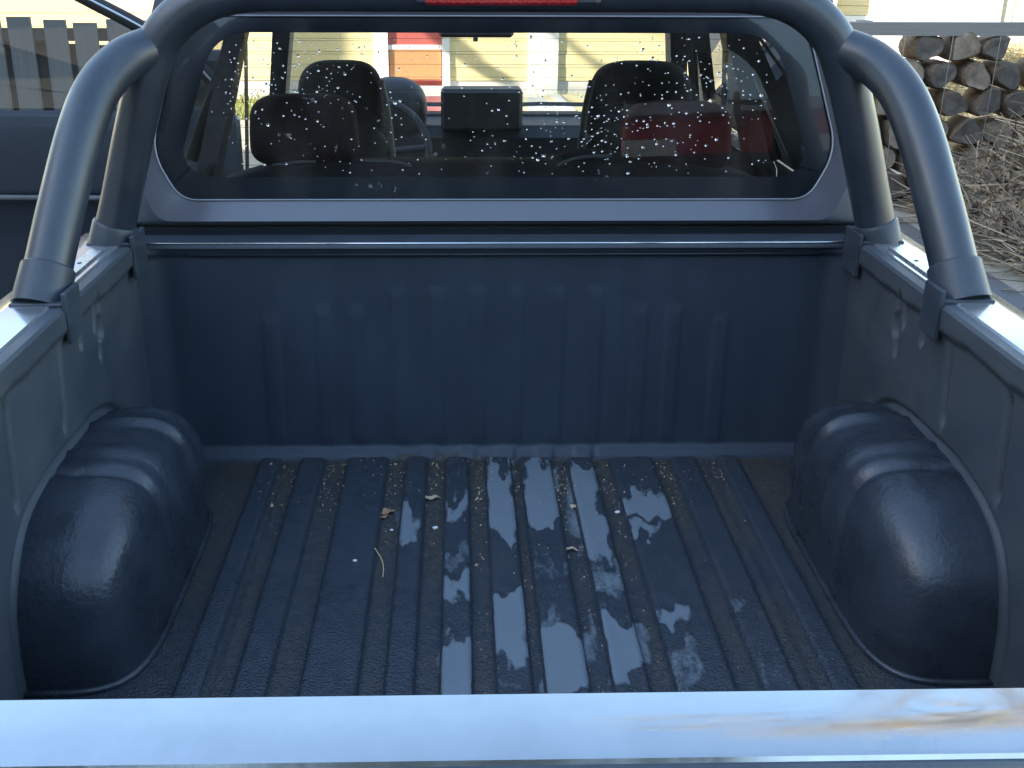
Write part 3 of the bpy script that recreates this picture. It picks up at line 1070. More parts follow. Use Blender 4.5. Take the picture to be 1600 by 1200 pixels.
# --- interior
def cushion(name, x0, x1, y0, y1, z0, z1, m, parent, e=3.0, lean=0.0, taper=0.0):
    nu, nv = 36, 18
    v, f = [], []
    cx_, cy_, cz_ = (x0+x1)/2, (y0+y1)/2, (z0+z1)/2
    a, b, c = (x1-x0)/2, (y1-y0)/2, (z1-z0)/2
    def sp_(q, k):
        return math.copysign(abs(q)**(2/k), q)
    for j in range(nv+1):
        th = -math.pi/2+math.pi*j/nv
        for i in range(nu):
            ph = 2*math.pi*i/nu
            X = sp_(math.cos(th), e)*sp_(math.cos(ph), e)
            Y = sp_(math.cos(th), e)*sp_(math.sin(ph), e)
            Z = sp_(math.sin(th), e)
            v.append((cx_+a*X*(1-taper*(Z+1)/2), cy_+b*Y+lean*(Z*c), cz_+c*Z))
    for j in range(nv):
        for i in range(nu):
            i2 = (i+1) % nu
            f.append((j*nu+i, j*nu+i2, (j+1)*nu+i2, (j+1)*nu+i))
    return raw(name, v, f, m, parent, True)
for sx, w_, top in ((-0.430, 0.272, 0.712), (0.470, 0.330, 0.712)):
    s_ = pempty('front_seat', T)
    cushion('seat_backrest', sx-w_/2-0.02, sx+w_/2+0.02, 1.16, 1.34, -0.15, 0.54, 'seat_fabric', s_, 4, -0.15)
    cushion('headrest', sx-w_/2, sx+w_/2, 1.17, 1.30, 0.44, top, 'seat_fabric', s_, 3.6, -0.1, 0.10)
    cushion('seat_cushion', sx-0.26, sx+0.26, 1.28, 1.80, -0.28, -0.08, 'seat_fabric', s_, 4)
    for q in (-0.07, 0.07):
        mb = MB()
        mb.tube([(sx+q, 1.24, 0.44), (sx+q, 1.24, 0.56)], 0.007, 8)
        mb.build('headrest_post', 'edge_metal', s_, True)
    # pale strip painting in the light caught along the seat shoulder
    sgn = 1 if sx < 0 else -1
    mb = MB()
    mb.tube(spline([(sx+sgn*(w_/2-0.012), 1.175, 0.66), (sx+sgn*(w_/2+0.004), 1.175, 0.58), (sx+sgn*(w_/2+0.012), 1.175, 0.50), (sx+sgn*(w_/2+0.02), 1.175, 0.40)], 6), 0.010, 8)
    mb.build('seat_shoulder_glint', 'trim_grey', s_, True)
rs = pempty('rear_seat', T)
cushion('rear_backrest', -0.72, 0.72, 0.36, 0.52, -0.15, 0.572, 'seat_fabric', rs, 5, -0.12)
cushion('rear_cushion', -0.72, 0.72, 0.45, 0.98, -0.30, -0.08, 'seat_fabric', rs, 5)
cushion('rear_headrest', -0.560, -0.305, 0.37, 0.47, 0.555, 0.715, 'headrest_fabric', rs, 4.2, 0, 0.08)
cushion('rear_headrest', 0.300, 0.560, 0.37, 0.47, 0.540, 0.700, 'headrest_fabric', rs, 4.2, 0, 0.08)
cushion('seat_shoulder', 0.115, 0.345, 0.37, 0.47, 0.42, 0.590, 'seat_fabric', rs, 2.8)
for pp in ([(-0.50, 0.352, 0.566), (-0.44, 0.352, 0.574), (-0.40, 0.352, 0.574)], [(-0.30, 0.352, 0.577), (-0.22, 0.352, 0.574), (-0.17, 0.352, 0.557)],
           [(0.125, 0.352, 0.532), (0.15, 0.352, 0.566), (0.20, 0.352, 0.584), (0.27, 0.352, 0.588)]):
    mb = MB()
    mb.tube(spline(pp, 5), 0.004, 6)
    mb.build('seat_edge_glint', 'trim_grey', rs, True)  # pale strips painting in the light along the rear seat's top edge
dash = MB()
dash.box(-0.76, 0.76, 1.95, 2.28, 0.02, 0.405, 0.04)
dsh = dash.build('dashboard', 'trim_plastic', T)
mb = MB()
mb.box(-0.142, 0.155, 1.90, 2.02, 0.395, 0.545, 0.012)
mb.build('dash_pod', 'trim_plastic', dsh)
mb = MB()
mb.box(-0.09, 0.09, 1.15, 1.95, -0.30, 0.05, 0.03)
mb.build('centre_console', 'trim_plastic', T)
mb = MB()
ctr, nrm = Vector((-0.37, 1.78, 0.34)), Vector((0, -0.90, 0.43)).normalized()
a_ = Vector((1, 0, 0))
b_ = nrm.cross(a_)
pts = [ctr+(a_*math.cos(q)+b_*math.sin(q))*0.185 for q in [2*math.pi*k/40 for k in range(41)]]
mb.tube(pts, 0.015, 10, False)
for q in (0.1, math.pi-0.1, -math.pi/2):
    mb.tube([ctr, ctr+(a_*math.cos(q)+b_*math.sin(q))*0.18], 0.014, 8)
mb.tube([ctr+nrm*0.02, ctr-nrm*0.25], 0.05, 12)
mb.build('steering_wheel', 'trim_plastic', T, 50)
cushion('driver_side_pod', -0.44, -0.195, 1.92, 2.12, 0.34, 0.575, 'trim_plastic', dsh, 2.5)
mb = MB()
mb.box(-0.142, 0.108, 1.66, 1.69, 0.742, 0.80, 0.010)
mb.tube([(-0.02, 1.68, 0.79), (-0.02, 1.62, 0.90)], 0.012, 8)
mb.box(-0.028, -0.012, 1.655, 1.665, 0.730, 0.744, 0.002)
mb.build('rear_view_mirror', 'trim_grey', T)
# seat belts
for sg in (-1, 1):
    mb = MB()
    p0, p1 = Vector((sg*0.655, 1.00, 0.86)), Vector((sg*0.74, 1.08, -0.2))
    mb.add([p0+Vector((0, -0.024, 0)), p0+Vector((0, 0.024, 0)), p1+Vector((0, 0.024, 0)), p1+Vector((0, -0.024, 0)),
            p0+Vector((0.002, -0.024, 0)), p0+Vector((0.002, 0.024, 0)), p1+Vector((0.002, 0.024, 0)), p1+Vector((0.002, -0.024, 0))],
           [(0, 1, 2, 3), (7, 6, 5, 4)])
    mb.build('seat_belt', 'trim_grey', T)
# --- wheels
def wheel(x, y):
    w_ = pempty('wheel', T)
    zc = GZ+0.36
    sg = 1 if x > 0 else -1
    prof_ = [(0.115, 0.22), (0.118, 0.30), (0.108, 0.345), (0.08, 0.36), (-0.08, 0.36), (-0.108, 0.345), (-0.118, 0.30), (-0.115, 0.22)]
    n_, m_ = 40, len(prof_)
    v, f = [], []
    for i in range(n_):
        q = 2*math.pi*i/n_
        for dx, r_ in prof_:
            v.append((x+dx, y+r_*math.cos(q), zc+r_*math.sin(q)))
    for i in range(n_):
        for k in range(m_-1):
            i2 = (i+1) % n_
            f.append((i*m_+k, i*m_+k+1, i2*m_+k+1, i2*m_+k))
    raw('tyre', v, f, 'tyre', w_, 40)
    mb = MB()
    mb.tube([(x-0.10, y, zc), (x+0.10, y, zc)], 0.222, 32)
    for k in range(6):
        q = 2*math.pi*k/6
        c_ = Vector((x+sg*0.105, y+0.12*math.cos(q), zc+0.12*math.sin(q)))
        mb.tube([(x+sg*0.10, y, zc), c_+Vector((0, 0.09*math.cos(q), 0.09*math.sin(q)))], 0.025, 8)
    mb.tube([(x+sg*0.10, y, zc), (x+sg*0.118, y, zc)], 0.06, 16)
    mb.build('rim', 'edge_metal', w_, 40)
for x in (-0.74, 0.74):
    for y in (-0.49, 2.72):
        wheel(x, y)

# ------------------------------------------------------------------ bits lying in the bed
def surf(x, y):
    for x0, x1 in RIDGES:
        if x0 <= x <= x1:
            return floor_z(x, y)+0.0135
    return floor_z(x, y)+0.001
def unproj(u, v, z):
    d = FW + RT2*((u-CX)/FPX) - UP2*((v-CY)/FPX)
    t = (z-CAM.z)/d.z
    return CAM+d*t
def leaf(u, v, L_, W_, ang, m, label, curl=0.25, seed=0):
    p = unproj(u, v, 0.006)
    z0 = surf(p.x, p.y)
    q = random.Random(seed)
    n_ = 11
    vv, ff = [], []
    for i in range(n_):
        t = i/(n_-1)
        hw = W_*0.5*math.sin(math.pi*t**0.8)*(0.75+0.5*q.random())
        for s_ in (-1, 0, 1):
            x = (t-0.5)*L_
            y = s_*hw
            z = 0.0015 + curl*abs(s_)*hw + 0.004*math.sin(t*5+seed)**2
            vv.append((x, y, z))
    for i in range(n_-1):
        for k in (0, 1):
            ff.append((i*3+k, i*3+k+1, (i+1)*3+k+1, (i+1)*3+k))
    nv_ = len(vv)
    vv += [(x, y, z-0.0008) for x, y, z in vv]
    ff += [tuple(k+nv_ for k in reversed(f_)) for f_ in ff]
    o = raw('dry_leaf', vv, ff, m, None, True)
    o.location = (p.x, p.y, z0)
    o.rotation_euler = (0, 0, ang)
    tag(o, label, 'leaf', 'dry leaves in the bed')
leaf(675, 778, 0.038, 0.015, 0.15, 'leaf_pale', 'pale tan dry leaf in a groove beside a puddled ridge', seed=1)
leaf(605, 800, 0.034, 0.018, 0.6, 'leaf_dry', 'reddish brown crumpled dry leaf in the floor groove', seed=2)
leaf(596, 808, 0.030, 0.012, 0.35, 'leaf_dry', 'thin brown leaf fragment touching the reddish crumpled leaf', seed=3)
leaf(895, 790, 0.018, 0.012, 1.3, 'leaf_pale', 'small orange tan leaf scrap between two wet ridges', seed=4)
leaf(893, 856, 0.030, 0.008, -0.3, 'leaf_pale', 'narrow pale leaf sliver in the groove by the wet ridge', seed=5)
leaf(748, 779, 0.016, 0.008, 0.2, 'leaf_pale', 'tiny pale leaf crumb beside the centre ridge', seed=6)
P_ = [unproj(586, 864, 0.006), unproj(596, 872, 0.006), unproj(599, 886, 0.006), unproj(598, 900, 0.006)]
mb = MB()
mb.tube(spline([(p.x, p.y, surf(p.x, p.y)+0.0015) for p in P_], 6), 0.0011, 6)
tag(mb.build('straw_stalk', 'straw', None, True), 'thin curved pale straw stalk lying on the black bed floor', 'straw')
for u, v_, s_, lb in ((555, 883, .006, 'white rectangular paper fleck on the wide dry ridge'), (680, 823, .008, 'white double crumb in the groove under the tan leaf'),
                      (965, 796, .008, 'white folded paper scrap in the groove by the broad puddle'), (612, 826, .005, 'tiny white crumb below the reddish leaf')):
    p = unproj(u, v_, 0.006)
    mb = MB()
    mb.box(-s_*0.6, s_*0.6, -s_*0.45, s_*0.45, 0, s_*0.5, s_*0.15)
    o = mb.build('paper_scrap', 'grit_white')
    o.location = (p.x, p.y, surf(p.x, p.y)-0.0005)
    o.rotation_euler = (0, 0, 0.1+u % 3*0.2)
    tag(o, lb, 'scrap', 'white scraps in the bed')
mb = MB()
q = random.Random(5)
for k in range(2200):
    if k < 1500:
        x, y = q.uniform(-0.5, 0.5), -0.03-abs(q.gauss(0, 0.13))
    else:
        x, y = q.gauss(0.10, 0.12), q.uniform(-0.85, -0.1)
    if y < -0.95 or abs(x) > 0.52:
        continue
    on = any(a-0.003 <= x <= b+0.003 for a, b in RIDGES)
    if on and q.random() < 0.85:
        continue
    s_ = q.lognormvariate(-6.9, 0.45)
    z = surf(x, y)
    a = q.random()*3
    c_, d_ = s_*math.cos(a), s_*math.sin(a)
    mb.add([(x+c_, y+d_, z-0.0003), (x-d_, y+c_, z-0.0003), (x-c_, y-d_, z-0.0003), (x+d_, y-c_, z-0.0003), (x, y, z+s_*1.1)], [(0, 1, 4), (1, 2, 4), (2, 3, 4), (3, 0, 4)])
gt = mb.build('grit', 'leaf_pale')
gt['kind'] = 'stuff'
gt['label'] = 'sand and plant crumbs scattered in the grooves of the bed'
gt['category'] = 'grit'

# ------------------------------------------------------------------ yellow house ahead of the truck
UNIT = {}
def unit_box(m):
    if m not in UNIT:
        v, f = box_geo(0, 1, 0, 1, 0, 1, 0)
        me = bpy.data.meshes.new('piece_'+m)
        me.from_pydata(v, [], f)
        me.materials.append(MATS[m])
        UNIT[m] = me
    return UNIT[m]
def piece(name, m, parent, x0, x1, y0, y1, z0, z1):
    """box-shaped piece sharing one mesh per material; coordinates in the parent's frame"""
    o = bpy.data.objects.new(name, unit_box(m))
    col.objects.link(o)
    o.parent = parent
    o.location = (x0, y0, z0)
    o.scale = (x1-x0, y1-y0, z1-z0)
    return o
def local(parent, name, m):
    return None
H = empty('yellow_house', (0, 12.0, GZ), 'yellow weatherboard house with white trim and a red door beyond the truck', 'house')
hb = piece('wall', 'plinth', H, -9.0, 4.55, 0.03, 7.0, 0.0, 4.4)
piece('foundation', 'plinth', H, -9.02, 4.57, -0.02, 0.03, 0.0, 0.22)
bands = [(-9.0, -1.13, 0), (-0.19, 0.80, 0), (1.16, 4.40, 0)]
for k in range(26):
    z0 = 0.22+k*0.16
    for x0, x1, _ in bands:
        piece('weatherboard', 'yellow_board', hb, x0, x1, -0.030-0.004*(k % 2), 0.0, z0+0.005, z0+0.160).matrix_parent_inverse = Matrix.Identity(4)
for o in [c for c in hb.children]:
    # boards sit in the house frame: undo the wall piece's own scale
    o.matrix_parent_inverse = Matrix.LocRotScale(hb.location, None, hb.scale).inverted()
for x0, x1 in ((-1.13, -0.955), (-0.285, -0.19)):
    piece('door_casing', 'white_trim', H, x0, x1, -0.06, 0.03, 0.0, 2.25)
piece('door_casing', 'white_trim', H, -1.13, -0.19, -0.062, 0.03, 2.25, 2.40)
dr_ = piece('door', 'red_door', H, -0.955, -0.285, -0.02, 0.03, 0.16, 2.25)
piece('door_lower_part', 'brown_door', H, -0.94, -0.30, -0.032, -0.019, 0.24, 0.60)  # lower part of the door in orange-brown
piece('door_white_strip', 'white_trim', H, -0.955, -0.285, -0.040, -0.019, 0.60, 0.655)  # white strip across the door above the orange-brown part
piece('doorstep', 'plinth', H, -1.25, -0.05, -0.45, -0.02, 0.0, 0.15)
piece('pilaster', 'white_trim', H, 0.80, 1.16, -0.07, 0.03, 0.0, 4.4)
piece('corner_board', 'white_trim', H, 4.40, 4.58, -0.06, 0.03, 0.0, 4.4)
for x0 in (-6.6, -3.6, 2.0):
    piece('window_frame', 'white_trim', H, x0-0.1, x0+1.3, -0.07, 0.0, 1.5, 3.1)
    piece('window_pane', 'window_dark', H, x0, x0+0.57, -0.075, 0.0, 1.6, 3.0)
    piece('window_pane', 'window_dark', H, x0+0.63, x0+1.2, -0.075, 0.0, 1.6, 3.0)
rf = raw('roof', [(-9.4, -0.5, 4.35), (4.9, -0.5, 4.35), (4.9, 3.5, 6.6), (-9.4, 3.5, 6.6), (-9.4, 7.5, 4.35), (4.9, 7.5, 4.35),
                  (-9.4, -0.5, 4.25), (4.9, -0.5, 4.25), (-9.4, 7.5, 4.25), (4.9, 7.5, 4.25)],
         [(0, 1, 2, 3), (3, 2, 5, 4), (6, 7, 1, 0), (8, 4, 5, 9), (6, 8, 9, 7), (0, 3, 4), (1, 5, 2)], 'roof_tile')
rf.parent = H
# wing of the house, turned towards the driveway
W2 = empty('house_annex', (4.35, 12.3, GZ), 'low yellow boarded annex with broad white base board behind the woodpile', 'building', rz=R(-13))
an = piece('wall', 'plinth', W2, 0.0, 2.25, 0.03, 3.2, 0.0, 3.0)
for k in range(18):
    z0 = 1.0+k*0.115
    b = piece('weatherboard', 'yellow_board', an, 0.0, 2.02, -0.028-0.003*(k % 2), 0.03, z0+0.005, z0+0.115)
    b.matrix_parent_inverse = Matrix.LocRotScale(an.location, None, an.scale).inverted()
piece('base_board', 'white_trim', W2, 0.0, 2.02, -0.045, 0.03, 0.0, 1.0)
piece('corner_board', 'white_trim', W2, 2.02, 2.27, -0.06, 0.03, 0.0, 3.0)
rf2 = raw('roof', [(-0.2, -0.4, 2.95), (4.8, -0.4, 2.95), (4.8, 3.5, 3.7), (-0.2, 3.5, 3.7), (-0.2, -0.4, 2.88), (4.8, -0.4, 2.88), (4.8, 3.5, 3.63), (-0.2, 3.5, 3.63)],
          [(0, 1, 2, 3), (7, 6, 5, 4), (0, 4, 5, 1), (1, 5, 6, 2), (2, 6, 7, 3), (3, 7, 4, 0)], 'roof_grey')
rf2.parent = W2
for k in range(16):
    piece('upright_board', 'pale_cladding', W2, 2.28+k*0.14, 2.28+k*0.14+0.128, -0.02-0.006*(k % 2), 0.02, 0.05, 2.9)
piece('rear_wall', 'plinth', W2, 2.26, 4.55, 0.022, 3.2, 0.0, 2.9)

# ------------------------------------------------------------------ plank fence on the left
F = empty('plank_fence', (-3.2, 4.5, GZ), 'weathered grey hit and miss plank fence behind the open truck door', 'fence')
q = random.Random(3)
x = -2.3
while x < 1.65:
    wd = 0.130+q.uniform(-0.012, 0.012)
    hgt = 1.43+q.uniform(-0.03, 0.03)
    p = piece('plank', 'plank_grey', F, x, x+wd, -0.045, -0.022, 0.05, hgt)
    p.rotation_euler = (0, q.uniform(-0.012, 0.012), 0)
    gap = 0.052+q.uniform(-0.01, 0.012)
    if q.random() < 0.86:
        piece('back_plank', 'plank_dark', F, x+wd-0.025, x+wd+gap+0.015+0.004*q.random(), 0.024, 0.044, 0.05, hgt-0.12+q.uniform(-0.1, 0.1))  # rear planks in darker wood, their shadow put into the colour
    x += wd+gap
for z in (0.35, 1.30):
    piece('fence_rail', 'plank_dark', F, -2.35, 1.70, -0.022, 0.024, z, z+0.07)
for px in (-2.3, -0.4, 1.5):
    piece('fence_post', 'plank_dark', F, px, px+0.09, 0.046, 0.136, 0.0, 1.42)

# ------------------------------------------------------------------ firewood stack
RK = empty('firewood_rack', (3.2, 6.0, GZ), 'grey weathered rail on posts above the stacked firewood', 'rack')
rl = piece('top_rail', 'rail_grey', RK, -0.55, 1.75, -0.16, -0.07, 1.235, 1.325)
for px in (-0.42, 1.62):
    piece('post', 'rail_grey', RK, px, px+0.09, -0.06, 0.03, 0.0, 1.33)
piece('bottom_bearer', 'rail_grey', RK, -0.30, 1.70, -0.14, -0.06, 0.0, 0.05)
piece('bottom_bearer', 'rail_grey', RK, -0.30, 1.70, 0.06, 0.14, 0.0, 0.05)
LOGM = []
q = random.Random(11)
for k in range(9):
    n_ = 16
    ang = [2*math.pi*i/n_ for i in range(n_)]
    ph_ = [q.random()*6.28 for _ in range(4)]
    rad = [0.118*(1+0.13*math.sin(2*a+ph_[0])+0.10*math.sin(3*a+ph_[1])+0.04*math.sin(5*a+ph_[2])) for a in ang]
    if k % 3 == 0:
        rad = [min(r_, 0.075/max(0.2, abs(math.cos(a-ph_[3])))) if math.cos(a-ph_[3]) > 0 else r_ for a, r_ in zip(ang, rad)]
    L_ = 0.15
    v = []
    for yy, s_ in ((-L_, 0.90), (-L_+0.012, 1.0), (L_-0.012, 1.0), (L_, 0.92)):
        for a, r_ in zip(ang, rad):
            v.append((r_*s_*math.cos(a), yy+0.01*math.sin(a*2+k), r_*s_*math.sin(a)))
    f = []
    for r_ in range(3):
        for i in range(n_):
            i2 = (i+1) % n_
            f.append((r_*n_+i, r_*n_+i2, (r_+1)*n_+i2, (r_+1)*n_+i))
    me = bpy.data.meshes.new('log')
    f2 = [tuple(range(n_-1, -1, -1)), tuple(3*n_+i for i in range(n_))]
    me.from_pydata(v, [], [t[::-1] for t in f]+f2)
    me.materials.append(MATS['log_bark'])
    me.materials.append(MATS['log_end' if k % 2 else 'log_end_dark'])
    me.polygons.foreach_set('use_smooth', [True]*len(f)+[False, False])
    me.polygons[len(f)].material_index = 1
    me.polygons[len(f)+1].material_index = 1
    LOGM.append(me)
def log(x, z, s_=1.0):
    o = bpy.data.objects.new('firewood_log', q.choice(LOGM))
    col.objects.link(o)
    o.location = (x, 6.0+q.uniform(-0.03, 0.03), z)
    o.rotation_euler = (q.uniform(-0.04, 0.04), q.random()*6.28, q.uniform(-0.06, 0.06))
    o.scale = (s_, 1, s_)
    return tag(o, 'grey split firewood log in the loose stack under the grey rail', 'log', 'stacked firewood logs')
for row in range(6):
    z = GZ+0.155+row*0.200
    x = 2.90+(0.122 if row % 2 else 0)
    while x < 4.75-(row*0.05):
        if row < 5 or q.random() < 0.6:
            log(x+q.uniform(-0.012, 0.012), z+q.uniform(-0.012, 0.012), q.uniform(0.80, 1.0))
        x += 0.245
for k in range(5):
    xx = 3.05+k*0.34
    mb = MB()
    mb.tube([(xx, 5.80, GZ+0.02), (xx+0.02, 5.82, GZ+1.24)], 0.003, 5)
    o = mb.build('rack_wire', 'wire')
    o.parent = RK
    o.matrix_parent_inverse = base_inverse(RK)

# ------------------------------------------------------------------ brush heap, straw and grass at the right
def twigs(name, n_, fn, rad, m, seed, segs=3):
    q_ = random.Random(seed)
    v, f, tone = [], [], []
    for _ in range(n_):
        p, d, L_ = fn(q_)
        r_ = rad*q_.uniform(0.5, 1.5)
        tn = min(1, max(0, q_.gauss(0.50, 0.30)))
        d = d.normalized()
        a = d.orthogonal().normalized()
        b = d.cross(a)
        base = len(v)
        cur = Vector(p)
        bend = Vector((q_.gauss(0, 0.55), q_.gauss(0, 0.55), q_.gauss(0, 0.4)))
        for s_ in range(segs+1):
            for k in range(3):
                w_ = 2*math.pi*k/3
                v.append(cur+(a*math.cos(w_)+b*math.sin(w_))*r_*(1-0.6*s_/segs))
                tone.append(tn)
            cur = cur + (d+bend*(s_/segs))*L_/segs
            if cur.z < GZ+0.01:
                cur.z = GZ+0.01
        for s_ in range(segs):
            for k in range(3):
                k2 = (k+1) % 3
                f.append((base+s_*3+k, base+s_*3+k2, base+(s_+1)*3+k2, base+(s_+1)*3+k))
    o = raw(name, v, f, m)
    at = o.data.attributes.new('tone', 'FLOAT', 'POINT')
    at.data.foreach_set('value', tone)
    o['kind'] = 'stuff'
    return o
def heap_h(x, y):
    if x < 3.32:
        return 0.0
    back = (0.10+0.95*min(x-3.2, 1.6))*max(0, 1-((y-5.15)/0.62)**2)**0.6
    near = min(0.45, 0.05+0.5*(x-3.3))*max(0, 1-((y-4.2)/0.9)**2)**0.6
    return max(back, near)*(0.8+0.35*fbm(x*2.2, y*2.2, 6.0))
def heap_fn(q_):
    while True:
        x, y = q_.uniform(3.1, 6.0), q_.uniform(3.2, 5.8)
        h = heap_h(x, y)
        if h > 0.02:
            z = GZ + h*(q_.random()**0.45)
            return Vector((x, y, z)), Vector((q_.gauss(0, 1), q_.gauss(0, 1), q_.gauss(0.1, 0.45))), q_.uniform(0.12, 0.5)
o = twigs('brush_heap', 13000, heap_fn, 0.0062, 'twig', 31, 5)
o['label'] = 'tangled heap of dry cut twigs beside the driveway'
o['category'] = 'brush'
def leaf_bits(name, n_, fn, size, m, seed, parent=None):
    q_ = random.Random(seed)
    v, f, tone = [], [], []
    for _ in range(n_):
        p = fn(q_)
        a = Vector((q_.gauss(0, 1), q_.gauss(0, 1), q_.gauss(0, 1))).normalized()
        b = a.orthogonal().normalized()
        b.rotate(Matrix.Rotation(q_.random()*6.28, 3, a))
        c = a.cross(b)
        s_ = size*q_.uniform(0.6, 1.4)
        n0 = len(v)
        v += [p-b*s_, p+c*s_*0.45+a*s_*0.15, p+b*s_, p-c*s_*0.45+a*s_*0.15]
        f += [(n0, n0+1, n0+2), (n0, n0+2, n0+3)]
        tone += [min(1, max(0, q_.gauss(0.62, 0.24)))]*4
    o = raw(name, v, f, m, parent)
    at = o.data.attributes.new('tone', 'FLOAT', 'POINT')
    at.data.foreach_set('value', tone)
    return o
def heap_leaf(q_):
    while True:
        x, y = q_.uniform(3.1, 6.0), q_.uniform(3.2, 5.8)
        h = heap_h(x, y)
        if h > 0.02:
            return Vector((x, y, GZ+h*(q_.random()**0.3)+0.02))
o = leaf_bits('heap_leaves', 30000, heap_leaf, 0.045, 'twig', 32)
o['kind'] = 'stuff'
o['label'] = 'withered curled leaves caught all through the brush heap'
o['category'] = 'leaves'
def straw_fn(q_):
    while True:
        x, y = q_.uniform(4.2, 7.5), q_.uniform(7.6, 10.2)
        e = 1-((x-5.7)/1.5)**2-((y-8.9)/1.2)**2
        if e > 0:
            return Vector((x, y, GZ+0.95*e**0.5*q_.random()**0.3)), Vector((q_.gauss(0, 1), q_.gauss(0, 1), q_.gauss(-0.2, 0.4))), q_.uniform(0.1, 0.35)
o = twigs('straw_heap', 6000, straw_fn, 0.006, 'straw', 33, 2)
o['label'] = 'sunlit golden straw heap behind the brush'
o['category'] = 'straw'
def grass_fn(q_):
    return Vector((q_.uniform(-7.5, 5.0), q_.uniform(10.2, 11.85), GZ)), Vector((q_.gauss(0, 0.3), q_.gauss(0, 0.3), 1)), q_.uniform(0.05, 0.16)
mat('grass_blade', (0.13, 0.17, 0.04), 0.7, color2=(0.28, 0.28, 0.08), vscale=3)
o = twigs('grass', 9000, grass_fn, 0.005, 'grass_blade', 34, 2)
o['label'] = 'short grass strip along the foot of the yellow house'
o['category'] = 'grass'

# ------------------------------------------------------------------ trees
def tree(name, base, trunk_pts, r0, seed, label, group, depth=4, nleaf=0, leafm='leaf_yellow', spread=0.9, L0=1.5):
    q_ = random.Random(seed)
    t = empty(name, base, label, 'tree', group)
    trunk = MB()
    pts = spline(trunk_pts, 5)
    trunk.tube(pts, [r0*(1-0.55*i/(len(pts)-1)) for i in range(len(pts))], 12)
    trunk.build('trunk', 'bark', t, True)
    br = MB()
    ends = []
    def grow(p, d, L_, r_, k):
        pts_ = [p]
        cur, dd = Vector(p), d.normalized()
        for s_ in range(4):
            dd = (dd+Vector((q_.gauss(0, 0.16), q_.gauss(0, 0.16), q_.gauss(0.05, 0.12)))).normalized()
            cur = cur+dd*L_/4
            pts_.append(cur.copy())
        br.tube(pts_, [r_*(1-0.12*i) for i in range(5)], 7 if k > 1 else 4, k <= 1)
        ends.append((pts_[-1], k))
        ends.append((pts_[2], k))
        if k > 0:
            for _ in range(q_.choice((3, 3, 4))):
                i = q_.choice((2, 3, 4, 4))
                nd = (dd+Vector((q_.gauss(0, spread), q_.gauss(0, spread), q_.gauss(0.15, spread*0.5)))).normalized()
                grow(pts_[i], nd, L_*q_.uniform(0.58, 0.78), r_*0.58, k-1)
    for i in range(6):
        p = pts[int(len(pts)*(0.5+0.45*i/6))]
        a = i*2.4+q_.random()
        grow(p, Vector((math.cos(a), math.sin(a), 0.65)), L0, r0*0.42, depth-1)
    grow(pts[-1], Vector((0, 0, 1)), L0, r0*0.45, depth-1)
    br.build('branches', 'bark', t, True)
    if nleaf:
        fine = [e for e, k in ends if k <= 1]
        lo = leaf_bits('crown', nleaf, lambda z: z.choice(fine)+Vector((z.gauss(0, 0.14), z.gauss(0, 0.14), z.gauss(-0.05, 0.14))), 0.05, leafm, seed+1, None)
        lo.parent = t
        lo.matrix_parent_inverse = base_inverse(t)
    return t
tree('birch_tree', (6.2, 7.6, GZ), [(6.2, 7.6, GZ), (6.1, 7.5, 1.2), (5.4, 7.1, 3.6), (4.3, 6.6, 5.6)], 0.17, 51,
     'half bare tree with sparse yellow leaves beyond the brush heap', 'trees round the yard', 5, 9000, L0=2.0)
tr = tree('leaning_tree', (-8.6, 9.6, GZ), [(-8.6, 9.6, GZ), (-8.5, 9.6, 1.5), (-8.3, 9.6, 3.6), (-8.2, 9.5, 5.4)], 0.20, 52,
          'bare tree left of the plank fence with a drooping limb', 'trees round the yard', 3, 0, L0=1.2)
mb = MB()
mb.tube(spline([(-8.25, 9.6, 4.0), (-7.6, 9.6, 3.55), (-6.9, 9.6, 2.98), (-6.35, 9.6, 2.55), (-6.1, 9.6, 2.42)], 5), [0.12]*6+[0.10]*8+[0.08]*7, 10)
mb.build('drooping_limb', 'bark', tr, True)

# ------------------------------------------------------------------ unseen house placed for shade; barn and pole mirrored in the glass
N = empty('shade_house', (-8.2, -5.0, GZ), 'unseen beige two storey house added left of the driveway to shade the truck', 'house')
piece('wall', 'render_beige', N, -7.0, 0.0, -6.0, 8.6, 0.0, 6.2)
rn = raw('roof', [(0.4, -6.4, 6.15), (0.4, 9.0, 6.15), (-3.5, 9.0, 8.6), (-3.5, -6.4, 8.6), (-7.4, 9.0, 6.15), (-7.4, -6.4, 6.15)],
         [(0, 1, 2, 3), (3, 2, 4, 5), (0, 3, 5), (1, 4, 2), (0, 5, 4, 1)], 'roof_tile')
rn.parent = N
for yy in (-4.5, -1.0, 2.6, 6.0):
    for zz in (1.0, 3.9):
        fr_ = piece('window_frame', 'white_trim', N, -0.01, 0.05, yy, yy+1.3, zz, zz+1.4)
        piece('window_pane', 'window_dark', N, 0.0, 0.055, yy+0.08, yy+0.61, zz+0.08, zz+1.32)
        piece('window_pane', 'window_dark', N, 0.0, 0.055, yy+0.69, yy+1.22, zz+0.08, zz+1.32)
B = empty('red_barn', (3.84, -24.0, GZ), 'tall red boarded barn with grey roof mirrored in the rear window', 'barn', rz=R(10))
piece('lower_wall', 'plank_dark', B, 0.0, 14.0, -8.0, -0.02, 0.0, 6.21)
piece('wall', 'barn_red', B, 0.0, 14.0, -8.0, 0.0, 6.21, 7.17)
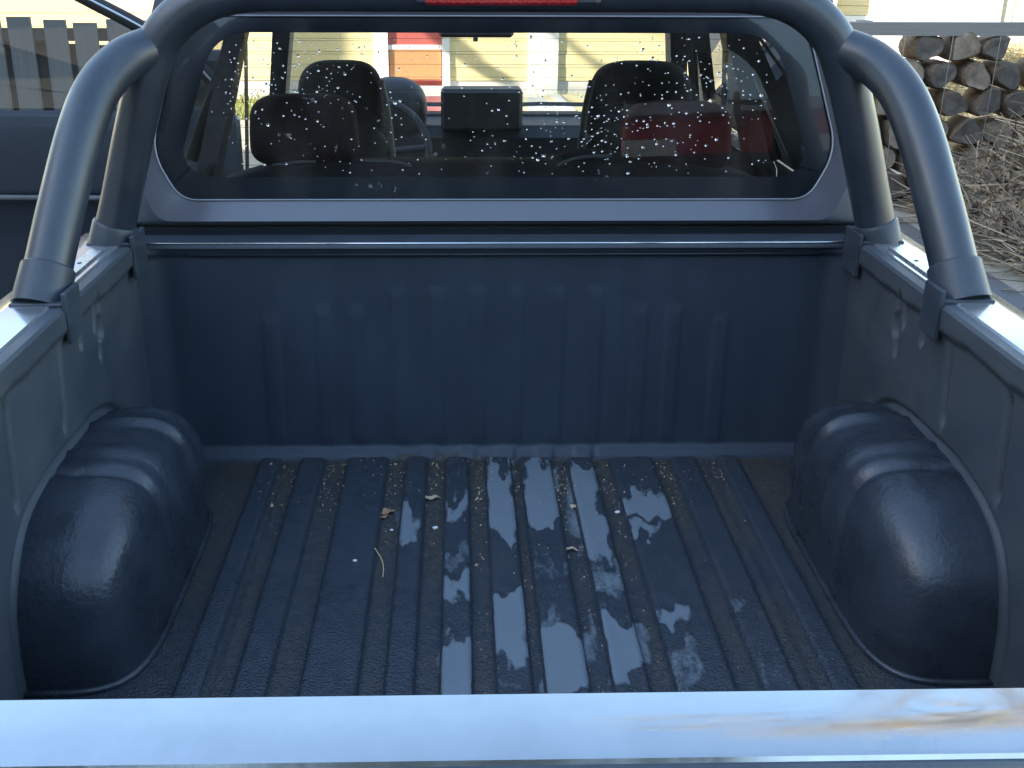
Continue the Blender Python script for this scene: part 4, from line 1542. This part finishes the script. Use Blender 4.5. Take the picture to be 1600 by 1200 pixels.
piece('loft_door', 'white_trim', B, 0.02, 1.32, -0.03, 0.06, 6.18, 6.58)
piece('loft_door', 'white_trim', B, 4.6, 6.2, -0.03, 0.06, 6.18, 6.58)
rb_ = raw('roof', [(-0.02, 0.4, 7.10), (14.3, 0.4, 7.10), (14.3, -4.0, 8.45), (-0.02, -4.0, 8.45), (-0.02, -8.4, 7.10), (14.3, -8.4, 7.10)],
          [(1, 0, 3, 2), (2, 3, 4, 5), (0, 4, 3), (1, 2, 5), (0, 1, 5, 4)], 'roof_grey')
rb_.parent = B
UPL = empty('utility_pole', (6.45, -23.2, GZ), 'dark wooden utility pole standing in front of the red barn', 'pole')
mb = MB()
mb.tube([(6.45, -23.2, GZ), (6.45, -23.2, 6.75)], [0.12, 0.085], 14)
mb.build('pole_shaft', 'plank_dark', UPL, True)
mb = MB()
mb.box(5.9, 7.0, -23.14, -23.05, 6.45, 6.55, 0.01)
mb.build('cross_arm', 'plank_dark', UPL)

# added belt of dark trees, put behind to darken the rear window's reflection
q = random.Random(77)
v, f = [], []
for k in range(38000):
    x = q.uniform(-60, 9.0)
    top = 14.5+2.6*fbm(x*0.16, 0.0, 5.0)+1.2*fbm(x*0.7, 1.0, 2.0)
    z = GZ + top*q.random()**0.7
    y = -36+q.gauss(0, 1.6)*(1.1-0.7*(z-GZ)/top)
    a = Vector((q.gauss(0, 1), q.gauss(0.6, 1), q.gauss(0, 1))).normalized()
    b = a.orthogonal().normalized()
    c = a.cross(b)
    s_ = q.uniform(0.18, 0.5)
    n0 = len(v)
    v += [Vector((x, y, z))+b*s_, Vector((x, y, z))+c*s_, Vector((x, y, z))-b*s_, Vector((x, y, z))-c*s_]
    f.append((n0, n0+1, n0+2, n0+3))
mat('far_foliage', (0.035, 0.055, 0.030), 0.8, color2=(0.06, 0.075, 0.035), vscale=0.6)
o = raw('added_tree_belt', v, f, 'far_foliage')
o['kind'] = 'stuff'
o['label'] = 'added unseen belt of dark trees behind, darkening the rear window reflection'
o['category'] = 'trees'
